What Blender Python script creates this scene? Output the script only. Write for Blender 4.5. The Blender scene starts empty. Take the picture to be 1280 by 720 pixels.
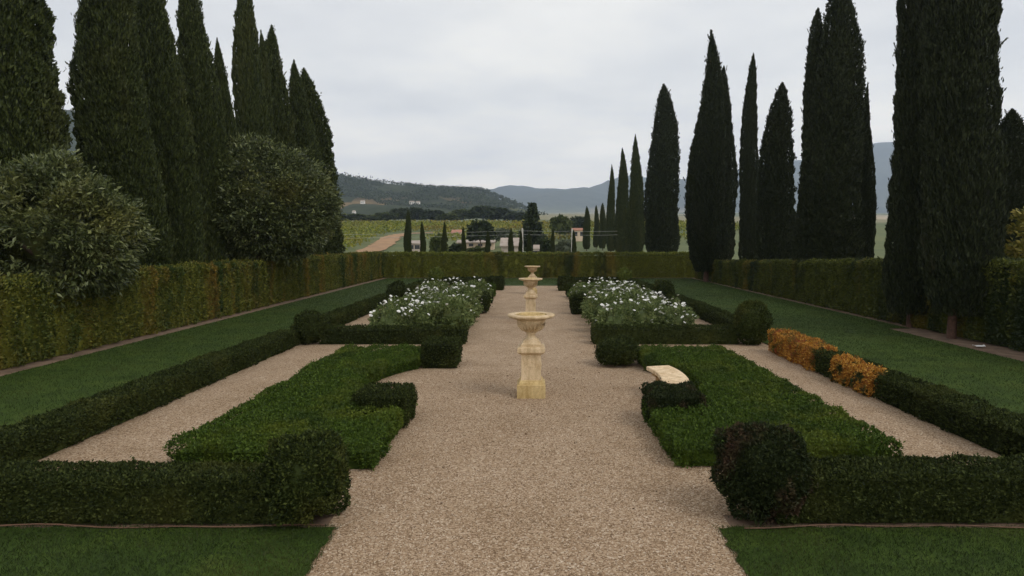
import bpy, math, random
import numpy as np

PI = math.pi
scene = bpy.context.scene
C = scene.collection
RNG = np.random.default_rng(7)

# ------------------------------------------------------------------ helpers
def rng_of(seed):
    return np.random.default_rng(seed)

def norm(v):
    return v / np.maximum(np.linalg.norm(v, axis=1, keepdims=True), 1e-9)

def fnoise(P, scale, seed, octaves=3):
    """smooth pseudo noise, about -1..1"""
    r = rng_of(seed)
    out = np.zeros(len(P)); amp = 1.0; tot = 0.0
    for o in range(octaves):
        for k in range(4):
            d = r.normal(size=3); d /= np.linalg.norm(d)
            out += amp * np.sin(P @ d * (2 * PI / scale) * r.uniform(.7, 1.3) + r.uniform(0, 2 * PI))
        tot += amp * 2.2
        amp *= .55; scale *= .5
    return out / tot

class MB:
    """collects vertices and faces, links them as ONE mesh object"""
    def __init__(self):
        self.V = []; self.F = []; self.n = 0
    def add(self, V, F, mi=0):
        V = np.asarray(V, float).reshape(-1, 3); F = np.asarray(F, int)
        self.V.append(V); self.F.append((F + self.n, mi)); self.n += len(V)
        return self
    def leaves(self, P, D, L, W, rng, mi=0, droop=0.0):
        n = len(P)
        L = np.broadcast_to(L, (n,)).reshape(-1, 1); W = np.broadcast_to(W, (n,)).reshape(-1, 1)
        S = norm(np.cross(D, rng.normal(size=(n, 3))))
        U = np.cross(S, D)
        b = P - D * L * .35; t = P + D * L * .65 - np.array([0, 0, 1]) * L * droop
        m = P + D * L * .1 + U * W * .15
        V = np.stack([b, m + S * W * .5, t, m - S * W * .5], 1).reshape(-1, 3)
        F = np.arange(4 * n).reshape(-1, 4)
        return self.add(V, F, mi)
    def box(self, x0, x1, y0, y1, z0, z1, mi=0):
        V = [(x0,y0,z0),(x1,y0,z0),(x1,y1,z0),(x0,y1,z0),(x0,y0,z1),(x1,y0,z1),(x1,y1,z1),(x0,y1,z1)]
        F = [(0,3,2,1),(4,5,6,7),(0,1,5,4),(1,2,6,5),(2,3,7,6),(3,0,4,7)]
        return self.add(V, F, mi)
    def lathe(self, prof, n=32, mi=0, close=False):
        """profile of (r,z)"""
        V = []; F = []
        for r, z in prof:
            for k in range(n):
                a = 2 * PI * k / n
                V.append((r * math.cos(a), r * math.sin(a), z))
        for i in range(len(prof) - 1):
            for k in range(n):
                k2 = (k + 1) % n
                F.append((i*n+k, i*n+k2, (i+1)*n+k2, (i+1)*n+k))
        return self.add(V, F, mi)
    def square(self, prof, mi=0, cap=True):
        """square lathe: profile of (half width, z), optional cap"""
        V = []; F = []
        for r, z in prof:
            V += [(-r,-r,z),(r,-r,z),(r,r,z),(-r,r,z)]
        for i in range(len(prof) - 1):
            for k in range(4):
                k2 = (k + 1) % 4
                F.append((i*4+k, i*4+k2, (i+1)*4+k2, (i+1)*4+k))
        if cap:
            m = (len(prof) - 1) * 4
            F.append((m, m+1, m+2, m+3)); F.append((3, 2, 1, 0))
        return self.add(V, F, mi)
    def tube(self, pts, rad, n=8, mi=0):
        pts = [np.array(p, float) for p in pts]
        if not hasattr(rad, '__len__'): rad = [rad] * len(pts)
        V = []; F = []
        for i, p in enumerate(pts):
            a = pts[min(i + 1, len(pts) - 1)] - pts[max(i - 1, 0)]
            a /= np.linalg.norm(a)
            ref = np.array([0, 0, 1.0]) if abs(a[2]) < .9 else np.array([1.0, 0, 0])
            s = np.cross(a, ref); s /= np.linalg.norm(s); u = np.cross(s, a)
            for k in range(n):
                q = 2 * PI * k / n
                V.append(p + rad[i] * (math.cos(q) * s + math.sin(q) * u))
        for i in range(len(pts) - 1):
            for k in range(n):
                k2 = (k + 1) % n
                F.append((i*n+k, i*n+k2, (i+1)*n+k2, (i+1)*n+k))
        self.add(V, F, mi)
        m = (len(pts) - 1) * n
        self.F.append((np.array([[self.n - n + k for k in range(n)][::-1][:3]]), mi)) if False else None
        return self
    def build(self, name, mats, parent=None, smooth=False, loc=(0,0,0)):
        me = bpy.data.meshes.new(name)
        V = np.concatenate(self.V).astype(np.float32)
        starts = []; tot = []; idx = []; mi = []; s = 0
        for F, m in self.F:
            if len(F) == 0: continue
            k = F.shape[1]
            idx.append(F.reshape(-1)); starts.append(s + k * np.arange(len(F))); tot.append(np.full(len(F), k)); mi.append(np.full(len(F), m))
            s += k * len(F)
        idx = np.concatenate(idx).astype(np.int32); starts = np.concatenate(starts).astype(np.int32)
        tot = np.concatenate(tot).astype(np.int32); mi = np.concatenate(mi).astype(np.int32)
        me.vertices.add(len(V)); me.vertices.foreach_set('co', V.ravel())
        me.loops.add(len(idx)); me.loops.foreach_set('vertex_index', idx)
        me.polygons.add(len(starts)); me.polygons.foreach_set('loop_start', starts); me.polygons.foreach_set('loop_total', tot)
        me.polygons.foreach_set('material_index', mi)
        me.polygons.foreach_set('use_smooth', np.full(len(starts), bool(smooth)))
        me.update(calc_edges=True); me.validate()
        for m in (mats if isinstance(mats, (list, tuple)) else [mats]): me.materials.append(m)
        o = bpy.data.objects.new(name, me); C.objects.link(o)
        o.location = loc
        if parent: o.parent = parent
        return o

def tag(o, label=None, cat=None, group=None, kind=None):
    if label: o['label'] = label
    if cat: o['category'] = cat
    if group: o['group'] = group
    if kind: o['kind'] = kind
    return o

def empty(name, loc, label, cat, group=None, rz=0.0):
    o = bpy.data.objects.new(name, None); C.objects.link(o)
    o.location = loc; o.rotation_euler = (0, 0, rz); o.empty_display_size = .2
    return tag(o, label, cat, group)

def copy_tree(o, parent=None):
    c = o.copy(); C.objects.link(c)
    if parent: c.parent = parent
    for ch in [x for x in C.objects if x.parent == o]: copy_tree(ch, c)
    return c

# ------------------------------------------------------------------ materials
def mat(name):
    m = bpy.data.materials.new(name); m.use_nodes = True
    nt = m.node_tree; b = nt.nodes['Principled BSDF']
    return m, nt, b

def ramp(nt, stops, interp='LINEAR'):
    r = nt.nodes.new('ShaderNodeValToRGB'); r.color_ramp.interpolation = interp
    el = r.color_ramp.elements
    while len(el) > 1: el.remove(el[-1])
    el[0].position = stops[0][0]; el[0].color = (*stops[0][1], 1)
    for p, c in stops[1:]:
        e = el.new(p); e.color = (*c, 1)
    return r

def mixc(nt, fac, a, b, blend='MIX'):
    m = nt.nodes.new('ShaderNodeMix'); m.data_type = 'RGBA'; m.blend_type = blend
    if hasattr(fac, 'links') or hasattr(fac, 'is_linked'): nt.links.new(fac, m.inputs[0])
    else: m.inputs[0].default_value = fac
    for s, i in ((a, 6), (b, 7)):
        if hasattr(s, 'is_linked'): nt.links.new(s, m.inputs[i])
        else: m.inputs[i].default_value = (*s, 1)
    return m.outputs[2]

def noise(nt, scale, vec=None, detail=4, rough=.55, mapping=None):
    n = nt.nodes.new('ShaderNodeTexNoise'); n.inputs['Scale'].default_value = scale
    n.inputs['Detail'].default_value = detail; n.inputs['Roughness'].default_value = rough
    if vec is None:
        tc = nt.nodes.new('ShaderNodeTexCoord'); vec = tc.outputs['Object']
    if mapping:
        mp = nt.nodes.new('ShaderNodeMapping'); mp.inputs['Scale'].default_value = mapping
        nt.links.new(vec, mp.inputs['Vector']); vec = mp.outputs['Vector']
    nt.links.new(vec, n.inputs['Vector'])
    return n.outputs['Fac']

def leaf_mat(name, cols, patch=None, pscale=1.0, pmap=None, p0=.5, p1=.65, patch2=None, q0=.55, q1=.7, rough=.55, transl=.18, spec=.25):
    """leaf colours vary from leaf to leaf, and by plant with a low noise"""
    m, nt, b = mat(name)
    g = nt.nodes.new('ShaderNodeNewGeometry')
    n = len(cols)
    r = ramp(nt, [(i / max(n - 1, 1), c) for i, c in enumerate(cols)])
    nt.links.new(g.outputs['Random Per Island'], r.inputs[0])
    col = r.outputs[0]
    if patch:
        f = ramp(nt, [(p0, (0,0,0)), (p1, (1,1,1))])
        nt.links.new(noise(nt, pscale, mapping=pmap), f.inputs[0])
        pr = ramp(nt, [(0, tuple(.6 * x for x in patch)), (1, patch)])
        nt.links.new(g.outputs['Random Per Island'], pr.inputs[0])
        col = mixc(nt, f.outputs[0], col, pr.outputs[0])
    if patch2:
        f = ramp(nt, [(q0, (0,0,0)), (q1, (1,1,1))])
        mp2 = tuple(1.37 * x for x in (pmap or (1,1,1)))
        nt.links.new(noise(nt, pscale * .83, mapping=mp2), f.inputs[0])
        col = mixc(nt, f.outputs[0], col, patch2)
    nt.links.new(col, b.inputs['Base Color'])
    b.inputs['Roughness'].default_value = rough
    b.inputs['Specular IOR Level'].default_value = spec
    if transl > 0:
        t = nt.nodes.new('ShaderNodeBsdfTranslucent'); nt.links.new(col, t.inputs['Color'])
        mx = nt.nodes.new('ShaderNodeMixShader'); mx.inputs[0].default_value = transl
        out = nt.nodes['Material Output']
        nt.links.new(b.outputs[0], mx.inputs[1]); nt.links.new(t.outputs[0], mx.inputs[2]); nt.links.new(mx.outputs[0], out.inputs['Surface'])
    return m

def plain(name, c, rough=.7, var=.25, scale=6, bump=0.0, bscale=40, spec=.3):
    m, nt, b = mat(name)
    f = noise(nt, scale)
    r = ramp(nt, [(.3, tuple(x * (1 - var) for x in c)), (.7, tuple(min(1, x * (1 + var)) for x in c))])
    nt.links.new(f, r.inputs[0]); nt.links.new(r.outputs[0], b.inputs['Base Color'])
    b.inputs['Roughness'].default_value = rough; b.inputs['Specular IOR Level'].default_value = spec
    if bump:
        bp = nt.nodes.new('ShaderNodeBump'); bp.inputs['Strength'].default_value = bump; bp.inputs['Distance'].default_value = .01
        nt.links.new(noise(nt, bscale), bp.inputs['Height']); nt.links.new(bp.outputs[0], b.inputs['Normal'])
    return m

M = {}
M['box'] = leaf_mat('boxwood leaves', [(.010,.016,.004),(.030,.042,.010),(.066,.082,.020)], patch=(.078,.088,.020), pscale=1.3, p0=.55, p1=.75, spec=.12, rough=.65)
M['box_red'] = leaf_mat('boxwood leaves with bronze shoots', [(.009,.015,.005),(.020,.030,.009),(.036,.048,.014)], patch=(.080,.046,.030), pscale=2.2, p0=.50, p1=.66, spec=.12, rough=.65)
M['bed'] = leaf_mat('low box bed leaves', [(.024,.045,.007),(.052,.090,.011),(.090,.140,.018)], patch=(.130,.165,.020), pscale=1.1, p0=.5, p1=.68, patch2=(.034,.060,.010), spec=.14)
M['ball'] = leaf_mat('topiary leaves', [(.012,.020,.005),(.032,.046,.010),(.070,.088,.020)], patch=(.095,.100,.022), pscale=2.0, p0=.5, p1=.7, spec=.12, rough=.65)
M['ball_light'] = leaf_mat('light green topiary leaves', [(.06,.09,.012),(.11,.14,.018),(.16,.18,.025)])
M['orange'] = leaf_mat('orange autumn leaves', [(.20,.06,.015),(.48,.22,.032),(.70,.42,.09)], patch=(.14,.12,.025), pscale=3.5, p0=.48, p1=.62, patch2=(.34,.08,.03), q0=.55, q1=.66, transl=.25)
M['orange_mixed'] = leaf_mat('half turned orange leaves', [(.20,.06,.015),(.48,.22,.032),(.68,.42,.09)], patch=(.05,.075,.018), pscale=3.0, p0=.46, p1=.52, patch2=(.34,.10,.03), transl=.25)
M['wall_left'] = leaf_mat('clipped tall hedge leaves yellowing', [(.042,.054,.010),(.108,.124,.018),(.20,.195,.030)], patch=(.29,.17,.032), pscale=.8, pmap=(1.3,1.3,.22), p0=.52, p1=.70, patch2=(.035,.060,.012), q0=.52, q1=.64, transl=.2)
M['wall_back'] = leaf_mat('clipped back hedge leaves', [(.070,.086,.012),(.130,.152,.020),(.21,.215,.030)], patch=(.26,.19,.030), pscale=.55, pmap=(1.2,1.2,.35), p0=.55, p1=.68, patch2=(.050,.068,.012), q0=.56, q1=.68)
M['wall_right'] = leaf_mat('clipped right hedge leaves', [(.034,.046,.008),(.080,.096,.014),(.13,.14,.020)], patch=(.20,.16,.024), pscale=.7, pmap=(1.2,1.2,.3), p0=.54, p1=.66, patch2=(.022,.036,.010), q0=.50, q1=.62)
M['cyp_l'] = leaf_mat('cypress scales', [(.014,.022,.007),(.036,.050,.012),(.074,.092,.022)], patch=(.080,.088,.022), pscale=.5, pmap=(1,1,.4), p0=.5, p1=.7, patch2=(.075,.055,.025), q0=.64, q1=.76, transl=.08)
M['cyp_r'] = leaf_mat('dark cypress scales', [(.008,.013,.005),(.018,.026,.009),(.042,.052,.018)], patch=(.046,.050,.020), pscale=.5, pmap=(1,1,.4), p0=.55, p1=.75, patch2=(.050,.036,.020), q0=.64, q1=.76, transl=.05)
M['loquat'] = leaf_mat('large evergreen shrub leaves', [(.024,.034,.011),(.074,.096,.030),(.175,.200,.074)], patch=(.19,.19,.05), pscale=.7, p0=.52, p1=.72, rough=.42, spec=.4, transl=.15)
M['rose'] = leaf_mat('rose leaves', [(.055,.085,.024),(.125,.165,.05),(.22,.26,.10)], patch=(.20,.22,.07), pscale=2.0, p0=.55, p1=.75, transl=.25)
M['olive'] = leaf_mat('grey green leaves', [(.06,.075,.045),(.10,.12,.07),(.15,.17,.11)])
M['tree_dark'] = leaf_mat('dark tree leaves', [(.016,.026,.010),(.030,.045,.015),(.052,.072,.022)])
M['tree_mid'] = leaf_mat('mid green tree leaves', [(.034,.050,.014),(.062,.085,.02),(.10,.12,.03)])
M['yellow'] = leaf_mat('yellowing leaves', [(.12,.13,.025),(.22,.20,.04),(.32,.26,.06)])
M['vine'] = leaf_mat('vine leaves', [(.10,.13,.012),(.17,.19,.018),(.26,.25,.026)], patch=(.28,.20,.03), pscale=.05, p0=.5, p1=.7)
M['bark'] = plain('brown bark', (.11,.075,.055), .9, .4, 14, .6, 60)
M['bark_red'] = plain('reddish cypress bark', (.09,.05,.036), .9, .4, 14, .6, 60)
M['stem'] = plain('rose stem', (.06,.07,.03), .8)
M['petal'] = plain('white petals', (.82,.82,.78), .6, .05, 20)

def stone_mat(name, c1, c2, c3):
    m, nt, b = mat(name)
    r = ramp(nt, [(.25, c3), (.5, c1), (.75, c2)]); nt.links.new(noise(nt, 5, detail=8, rough=.65), r.inputs[0])
    fine = ramp(nt, [(.35, (.78,.76,.72)), (.65, (1,1,1))]); nt.links.new(noise(nt, 70, detail=3), fine.inputs[0])
    col = mixc(nt, 1.0, r.outputs[0], fine.outputs[0], 'MULTIPLY')
    st = ramp(nt, [(.40, (.66,.60,.50)), (.56, (1,1,1))]); nt.links.new(noise(nt, 9, detail=8, rough=.7, mapping=(1,1,.35)), st.inputs[0])
    col = mixc(nt, .75, col, st.outputs[0], 'MULTIPLY')
    nt.links.new(col, b.inputs['Base Color']); b.inputs['Roughness'].default_value = .82; b.inputs['Specular IOR Level'].default_value = .25
    bp = nt.nodes.new('ShaderNodeBump'); bp.inputs['Strength'].default_value = .35; bp.inputs['Distance'].default_value = .006
    nt.links.new(noise(nt, 90, detail=5), bp.inputs['Height']); nt.links.new(bp.outputs[0], b.inputs['Normal'])
    return m
M['stone'] = stone_mat('weathered sandstone', (.70,.55,.36), (.76,.62,.43), (.58,.44,.27))
M['stone_yellow'] = stone_mat('yellow stained sandstone', (.62,.47,.23), (.68,.54,.30), (.54,.40,.18))
M['bench'] = stone_mat('pale sandstone', (.84,.66,.44), (.88,.72,.50), (.78,.58,.36))
M['bench_leg'] = stone_mat('ochre sandstone', (.42,.26,.12), (.48,.32,.16), (.32,.18,.08))

def gravel_mat():
    m, nt, b = mat('pinkish tan gravel')
    tc = nt.nodes.new('ShaderNodeTexCoord')
    v = nt.nodes.new('ShaderNodeTexVoronoi'); v.inputs['Scale'].default_value = 68; v.inputs['Randomness'].default_value = 1
    nt.links.new(tc.outputs['Object'], v.inputs['Vector'])
    sep = nt.nodes.new('ShaderNodeSeparateColor'); nt.links.new(v.outputs['Color'], sep.inputs[0])
    r = ramp(nt, [(0, (.17,.108,.062)), (.3, (.31,.212,.130)), (.6, (.42,.30,.192)), (.85, (.51,.385,.265)), (1, (.66,.55,.43))])
    nt.links.new(sep.outputs[0], r.inputs[0])
    lr = ramp(nt, [(.32, (.80,.77,.72)), (.5, (.93,.92,.90)), (.68, (1.0,1.0,1.0))]); nt.links.new(noise(nt, .9, detail=7, rough=.62), lr.inputs[0])
    col = mixc(nt, 1.0, r.outputs[0], lr.outputs[0], 'MULTIPLY')
    nt.links.new(col, b.inputs['Base Color']); b.inputs['Roughness'].default_value = .9; b.inputs['Specular IOR Level'].default_value = .2
    inv = nt.nodes.new('ShaderNodeMath'); inv.operation = 'SUBTRACT'; inv.inputs[0].default_value = 1
    nt.links.new(v.outputs['Distance'], inv.inputs[1])
    bp = nt.nodes.new('ShaderNodeBump'); bp.inputs['Strength'].default_value = .8; bp.inputs['Distance'].default_value = .012
    nt.links.new(inv.outputs[0], bp.inputs['Height']); nt.links.new(bp.outputs[0], b.inputs['Normal'])
    return m
M['gravel'] = gravel_mat()
M['pebble'] = leaf_mat('loose gravel stones', [(.15,.095,.055),(.28,.19,.118),(.38,.27,.172),(.47,.35,.235),(.64,.54,.42)], rough=.9, transl=0, spec=.2)

def lawn_mat():
    m, nt, b = mat('mown lawn')
    r = ramp(nt, [(.3, (.026,.048,.007)), (.5, (.040,.072,.010)), (.66, (.056,.088,.013)), (.8, (.080,.095,.020))]); nt.links.new(noise(nt, 1.6, detail=6, rough=.6), r.inputs[0])
    f = ramp(nt, [(.3, (.6,.62,.6)), (.7, (1.25,1.2,1.1))]); nt.links.new(noise(nt, 90, detail=3, mapping=(1,.5,1)), f.inputs[0])
    col = mixc(nt, 1.0, r.outputs[0], f.outputs[0], 'MULTIPLY')
    nt.links.new(col, b.inputs['Base Color']); b.inputs['Roughness'].default_value = .75; b.inputs['Specular IOR Level'].default_value = .15
    bp = nt.nodes.new('ShaderNodeBump'); bp.inputs['Strength'].default_value = .6; bp.inputs['Distance'].default_value = .02
    nt.links.new(noise(nt, 70, detail=3), bp.inputs['Height']); nt.links.new(bp.outputs[0], b.inputs['Normal'])
    return m
M['lawn'] = lawn_mat()
M['grass'] = leaf_mat('grass blades', [(.014,.026,.005),(.026,.045,.008),(.046,.068,.012)], patch=(.080,.090,.018), pscale=.7, p0=.50, p1=.72, transl=.25)
M['soil'] = plain('dry brown soil', (.17,.115,.078), .95, .35, 3, .8, 30)
M['track'] = plain('orange dirt track', (.33,.20,.105), .95, .25, .5)
M['wall_cream'] = plain('cream render', (.55,.44,.33), .85, .1, .5)
M['wall_pink'] = plain('pale pink render', (.42,.36,.31), .85, .12, .5)
M['white'] = plain('white render', (.75,.72,.68), .8, .06, .5)
M['roof'] = plain('terracotta roof', (.36,.17,.11), .85, .25, 1.5)
M['roof_pale'] = plain('faded terracotta roof', (.35,.295,.25), .85, .2, 1.2)
M['glass'] = plain('dark window', (.03,.035,.04), .2, .1, 1)
M['pole'] = plain('pale concrete', (.5,.48,.44), .8, .1, 2)
M['wire'] = plain('pale wire', (.42,.42,.40), .5, .1, 2)
M['hose'] = plain('brown drip hose', (.12,.065,.04), .6, .3, 5)
M['paper'] = plain('white paper', (.8,.8,.78), .7, .05)

# ------------------------------------------------------------------ ground
def hz(Y):
    Y = np.asarray(Y, float)
    t = np.clip(Y - 55, 0, None)
    return np.where(t < 98.5, .00033 * t**2, .00033 * 98.5**2 + .065 * (np.minimum(Y, 260) - 153.5) + .045 * np.clip(Y - 260, 0, None))

def terrain_mat():
    m, nt, b = mat('valley ground')
    tc = nt.nodes.new('ShaderNodeTexCoord')
    v = nt.nodes.new('ShaderNodeTexVoronoi'); v.inputs['Scale'].default_value = 1
    mp = nt.nodes.new('ShaderNodeMapping'); mp.inputs['Scale'].default_value = (.0045, .0022, 0)
    nt.links.new(tc.outputs['Object'], mp.inputs['Vector']); nt.links.new(mp.outputs[0], v.inputs['Vector'])
    sep = nt.nodes.new('ShaderNodeSeparateColor'); nt.links.new(v.outputs['Color'], sep.inputs[0])
    r = ramp(nt, [(0, (.10,.12,.05)), (.3, (.20,.18,.09)), (.5, (.30,.24,.14)), (.7, (.09,.10,.05)), (.85, (.36,.29,.19))], 'CONSTANT')
    nt.links.new(sep.outputs[0], r.inputs[0])
    near = ramp(nt, [(.3, (.05,.08,.018)), (.7, (.12,.13,.035))]); nt.links.new(noise(nt, .08, detail=6), near.inputs[0])
    sx = nt.nodes.new('ShaderNodeSeparateXYZ'); nt.links.new(tc.outputs['Object'], sx.inputs[0])
    mr = nt.nodes.new('ShaderNodeMapRange'); mr.inputs[1].default_value = 250; mr.inputs[2].default_value = 300
    nt.links.new(sx.outputs[1], mr.inputs[0])
    col = mixc(nt, mr.outputs[0], near.outputs[0], r.outputs[0])
    nt.links.new(col, b.inputs['Base Color']); b.inputs['Roughness'].default_value = .95
    return m
def sgrid(a, b, n):  # dense near zero
    u = np.linspace(-1, 1, n); return np.sign(u) * np.abs(u)**2.2 * (b - a) / 2
xs = sgrid(-6000, 6000, 90)
ys = np.concatenate([np.linspace(-250, 40, 8), np.linspace(55, 300, 60), np.linspace(330, 1200, 30), np.linspace(1300, 5900, 30)])
X, Y = np.meshgrid(xs, ys)
Z = hz(Y) + np.clip((Y - 500) / 800, 0, 1) * 6 * fnoise(np.stack([X.ravel(), Y.ravel(), 0*X.ravel()], 1), 900, 3).reshape(X.shape)
nx = len(xs)
idx = np.arange((len(ys) - 1) * nx).reshape(len(ys) - 1, nx)[:, :-1].ravel()
g = MB().add(np.stack([X.ravel(), Y.ravel(), Z.ravel() - .02], 1), np.stack([idx, idx + 1, idx + nx + 1, idx + nx], 1))
tag(g.build('ground', terrain_mat(), smooth=True), kind='structure')

def sheet(name, rects, z, m, jit=.012, step=.12, seed=1):
    """flat sheet of rectangles with slightly wandering edges"""
    mb = MB(); r = rng_of(seed)
    for (x0, x1, y0, y1) in rects:
        pts = []
        for (ax, ay, bx, by) in ((x0,y0,x1,y0),(x1,y0,x1,y1),(x1,y1,x0,y1),(x0,y1,x0,y0)):
            L = math.hypot(bx - ax, by - ay); n = max(2, min(400, int(L / step)))
            for k in range(n):
                t = k / n; j = r.normal(0, jit, 2) if k else (0, 0)
                pts.append((ax + (bx - ax) * t + j[0], ay + (by - ay) * t + j[1], z))
        mb.add(pts, np.arange(len(pts)).reshape(1, -1))
    return tag(mb.build(name, m), kind='structure')
sheet('soil_strip', [(-12.4,-10.5,2,48.5), (10.9,13.2,2,48.5), (-10.5,10.9,47.0,48.9), (-7.5,-1.92,6.0,6.4), (1.86,7.5,6.0,6.4)], -.012, M['soil'])
sheet('gravel_path', [(-6.2,6.2,6.34,39.4), (-1.95,1.9,-3,6.34)], -.006, M['gravel'], jit=.0)
sheet('lawn', [(-10.65,-6.25,6.05,47.4), (6.25,11.1,6.05,20.0), (6.25,11.82,20.0,47.4), (-6.25,6.25,39.4,47.4), (-10.65,-1.84,-3,6.05), (1.76,11.1,-3,6.05)], .006, M['lawn'], jit=.014, step=.07)

# far dirt track following the ground
mb = MB(); tr = np.array([(-21,186,2.4), (-29,184,3.0), (-35,178,4.2), (-35.5,165,4.6), (-32,140,4.6), (-28,112,4.2), (-26,88,4.0)])
u = np.linspace(0, len(tr) - 1, 60); tr = np.stack([np.interp(u, np.arange(len(tr)), tr[:, k]) for k in range(3)], 1); rj = rng_of(33)
Vt = []
for i, (x, y, w) in enumerate(tr):
    a = tr[min(i+1, len(tr)-1)][:2] - tr[max(i-1, 0)][:2]; a = a / np.linalg.norm(a); sd = np.array([-a[1], a[0]])
    for sg in (-1, 1):
        q = np.array([x, y]) + sd * sg * (w / 2 + rj.normal(0, .35)); Vt.append((q[0], q[1], float(hz(q[1])) + .12))
mb.add(Vt, [(2*i, 2*i+1, 2*i+3, 2*i+2) for i in range(len(tr) - 1)])
tag(mb.build('dirt_track', M['track']), kind='structure')

# ------------------------------------------------------------------ hills
def hill_mat(name, woods, bare, fields, zf, scale=.006):
    m, nt, b = mat(name)
    r = ramp(nt, [(.35, woods[0]), (.55, woods[1]), (.72, bare)]); nt.links.new(noise(nt, scale, detail=9, rough=.7), r.inputs[0])
    tc = nt.nodes.new('ShaderNodeTexCoord')
    v = nt.nodes.new('ShaderNodeTexVoronoi'); mp = nt.nodes.new('ShaderNodeMapping'); mp.inputs['Scale'].default_value = (scale*2.4, scale*1.0, 0)
    nt.links.new(tc.outputs['Object'], mp.inputs[0]); nt.links.new(mp.outputs[0], v.inputs[0]); v.inputs['Scale'].default_value = 1
    sep = nt.nodes.new('ShaderNodeSeparateColor'); nt.links.new(v.outputs['Color'], sep.inputs[0])
    fr = ramp(nt, [(0, woods[1]), (.4, fields[0]), (.7, fields[1]), (.85, woods[0])], 'CONSTANT'); nt.links.new(sep.outputs[0], fr.inputs[0])
    sx = nt.nodes.new('ShaderNodeSeparateXYZ'); nt.links.new(tc.outputs['Object'], sx.inputs[0])
    mr = nt.nodes.new('ShaderNodeMapRange'); mr.inputs[1].default_value = zf[0]; mr.inputs[2].default_value = zf[1]; mr.inputs[3].default_value = 1; mr.inputs[4].default_value = 0
    nt.links.new(sx.outputs[2], mr.inputs[0])
    fn = ramp(nt, [(.3, (.5,.5,.48)), (.7, (1.6,1.5,1.3))]); nt.links.new(noise(nt, scale * 9, detail=8, rough=.7), fn.inputs[0])
    col = mixc(nt, mr.outputs[0], r.outputs[0], fr.outputs[0]); col = mixc(nt, 1.0, col, fn.outputs[0], 'MULTIPLY')
    nt.links.new(col, b.inputs['Base Color']); b.inputs['Roughness'].default_value = 1; b.inputs['Specular IOR Level'].default_value = .05
    return m
def hill(name, x0, x1, y0, yr, y1, ridge, m, nxx, nyy, amp, nscale, seed):
    xs = np.linspace(x0, x1, nxx); ys = np.linspace(y0, y1, nyy)
    X, Y = np.meshgrid(xs, ys)
    R = np.interp(X, [a for a, _ in ridge], [b for _, b in ridge])
    base = hz(Y) - 8
    t = np.where(Y < yr, (Y - y0) / (yr - y0), (y1 - Y) / (y1 - yr))
    t = np.clip(t, 0, 1); s = t ** 1.25
    n = fnoise(np.stack([X.ravel(), Y.ravel(), 0*X.ravel()], 1), nscale, seed, 4).reshape(X.shape)
    top = R - (float(hz(yr)) - 8)
    Z = base * (1 - s) + (float(hz(yr)) - 8) * s + top * s + n * amp * np.minimum(1, 3 * t) * np.clip(top / 60, .0, 1)
    idx = np.arange((nyy - 1) * nxx).reshape(nyy - 1, nxx)[:, :-1].ravel()
    o = MB().add(np.stack([X.ravel(), Y.ravel(), Z.ravel()], 1), np.stack([idx, idx+1, idx+nxx+1, idx+nxx], 1)).build(name, m, smooth=True)
    tag(o, kind='structure'); return xs, ys, Z
lh = hill('hill', -1500, 120, 520, 1000, 1500,
     [(-1500,300), (-700,200), (-420,128), (-308,108), (-245,97), (-200,89), (-130,84), (-80,82), (-45,68), (-10,52), (40,36), (120,20)],
     hill_mat('wooded hill', ((.022,.030,.016),(.035,.045,.022)), (.06,.06,.04), ((.24,.17,.10),(.11,.12,.05)), (38, 62)), 160, 70, 5, 160, 11)
hill('mountain_range', -2600, 5200, 3000, 4200, 5600,
     [(-2600,420), (-1500,380), (-900,360), (-460,345), (0,372), (150,378), (450,398), (620,412), (950,440), (1250,470), (1700,540), (2000,600), (2300,650), (3000,700), (4200,720), (5200,600)],
     hill_mat('far mountains', ((.035,.045,.035),(.055,.065,.045)), (.10,.10,.08), ((.22,.19,.13),(.13,.14,.08)), (150, 190), .0018), 200, 70, 42, 620, 12)

# scattered woods on the hill ridge, read as one mass
def hill_z(px, py):
    xs, ys, Z = lh
    i = np.clip(np.searchsorted(xs, px) - 1, 0, len(xs) - 2); j = np.clip(np.searchsorted(ys, py) - 1, 0, len(ys) - 2)
    return Z[j, i]
r = rng_of(5); n = 16000
px = r.uniform(-560, 30, n); py = r.uniform(560, 1010, n)
k = (fnoise(np.stack([px, py, 0*px], 1), 130, 8) + np.clip((py - 700) / 300, -.4, .5) > .0) & ((hill_z(px, py) > 50 + 6 * np.sin(px * .05)) | (fnoise(np.stack([px, py, 0*px], 1), 60, 18) > .42)); px, py = px[k], py[k]
P = np.stack([px, py, hill_z(px, py) + 2.0], 1)
mb = MB()
P3 = np.repeat(P, 4, 0) + r.normal(0, 1.6, (len(P) * 4, 3)) * np.array([1, 1, .7])
mb.leaves(P3, norm(r.normal(size=P3.shape) + [0, 0, .6]), r.uniform(1.8, 3.4, len(P3)), r.uniform(1.4, 2.6, len(P3)), r)
tag(mb.build('hill_woods', M['tree_dark']), 'dark woodland covering the hill on the left', 'woods', kind='stuff')

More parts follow.
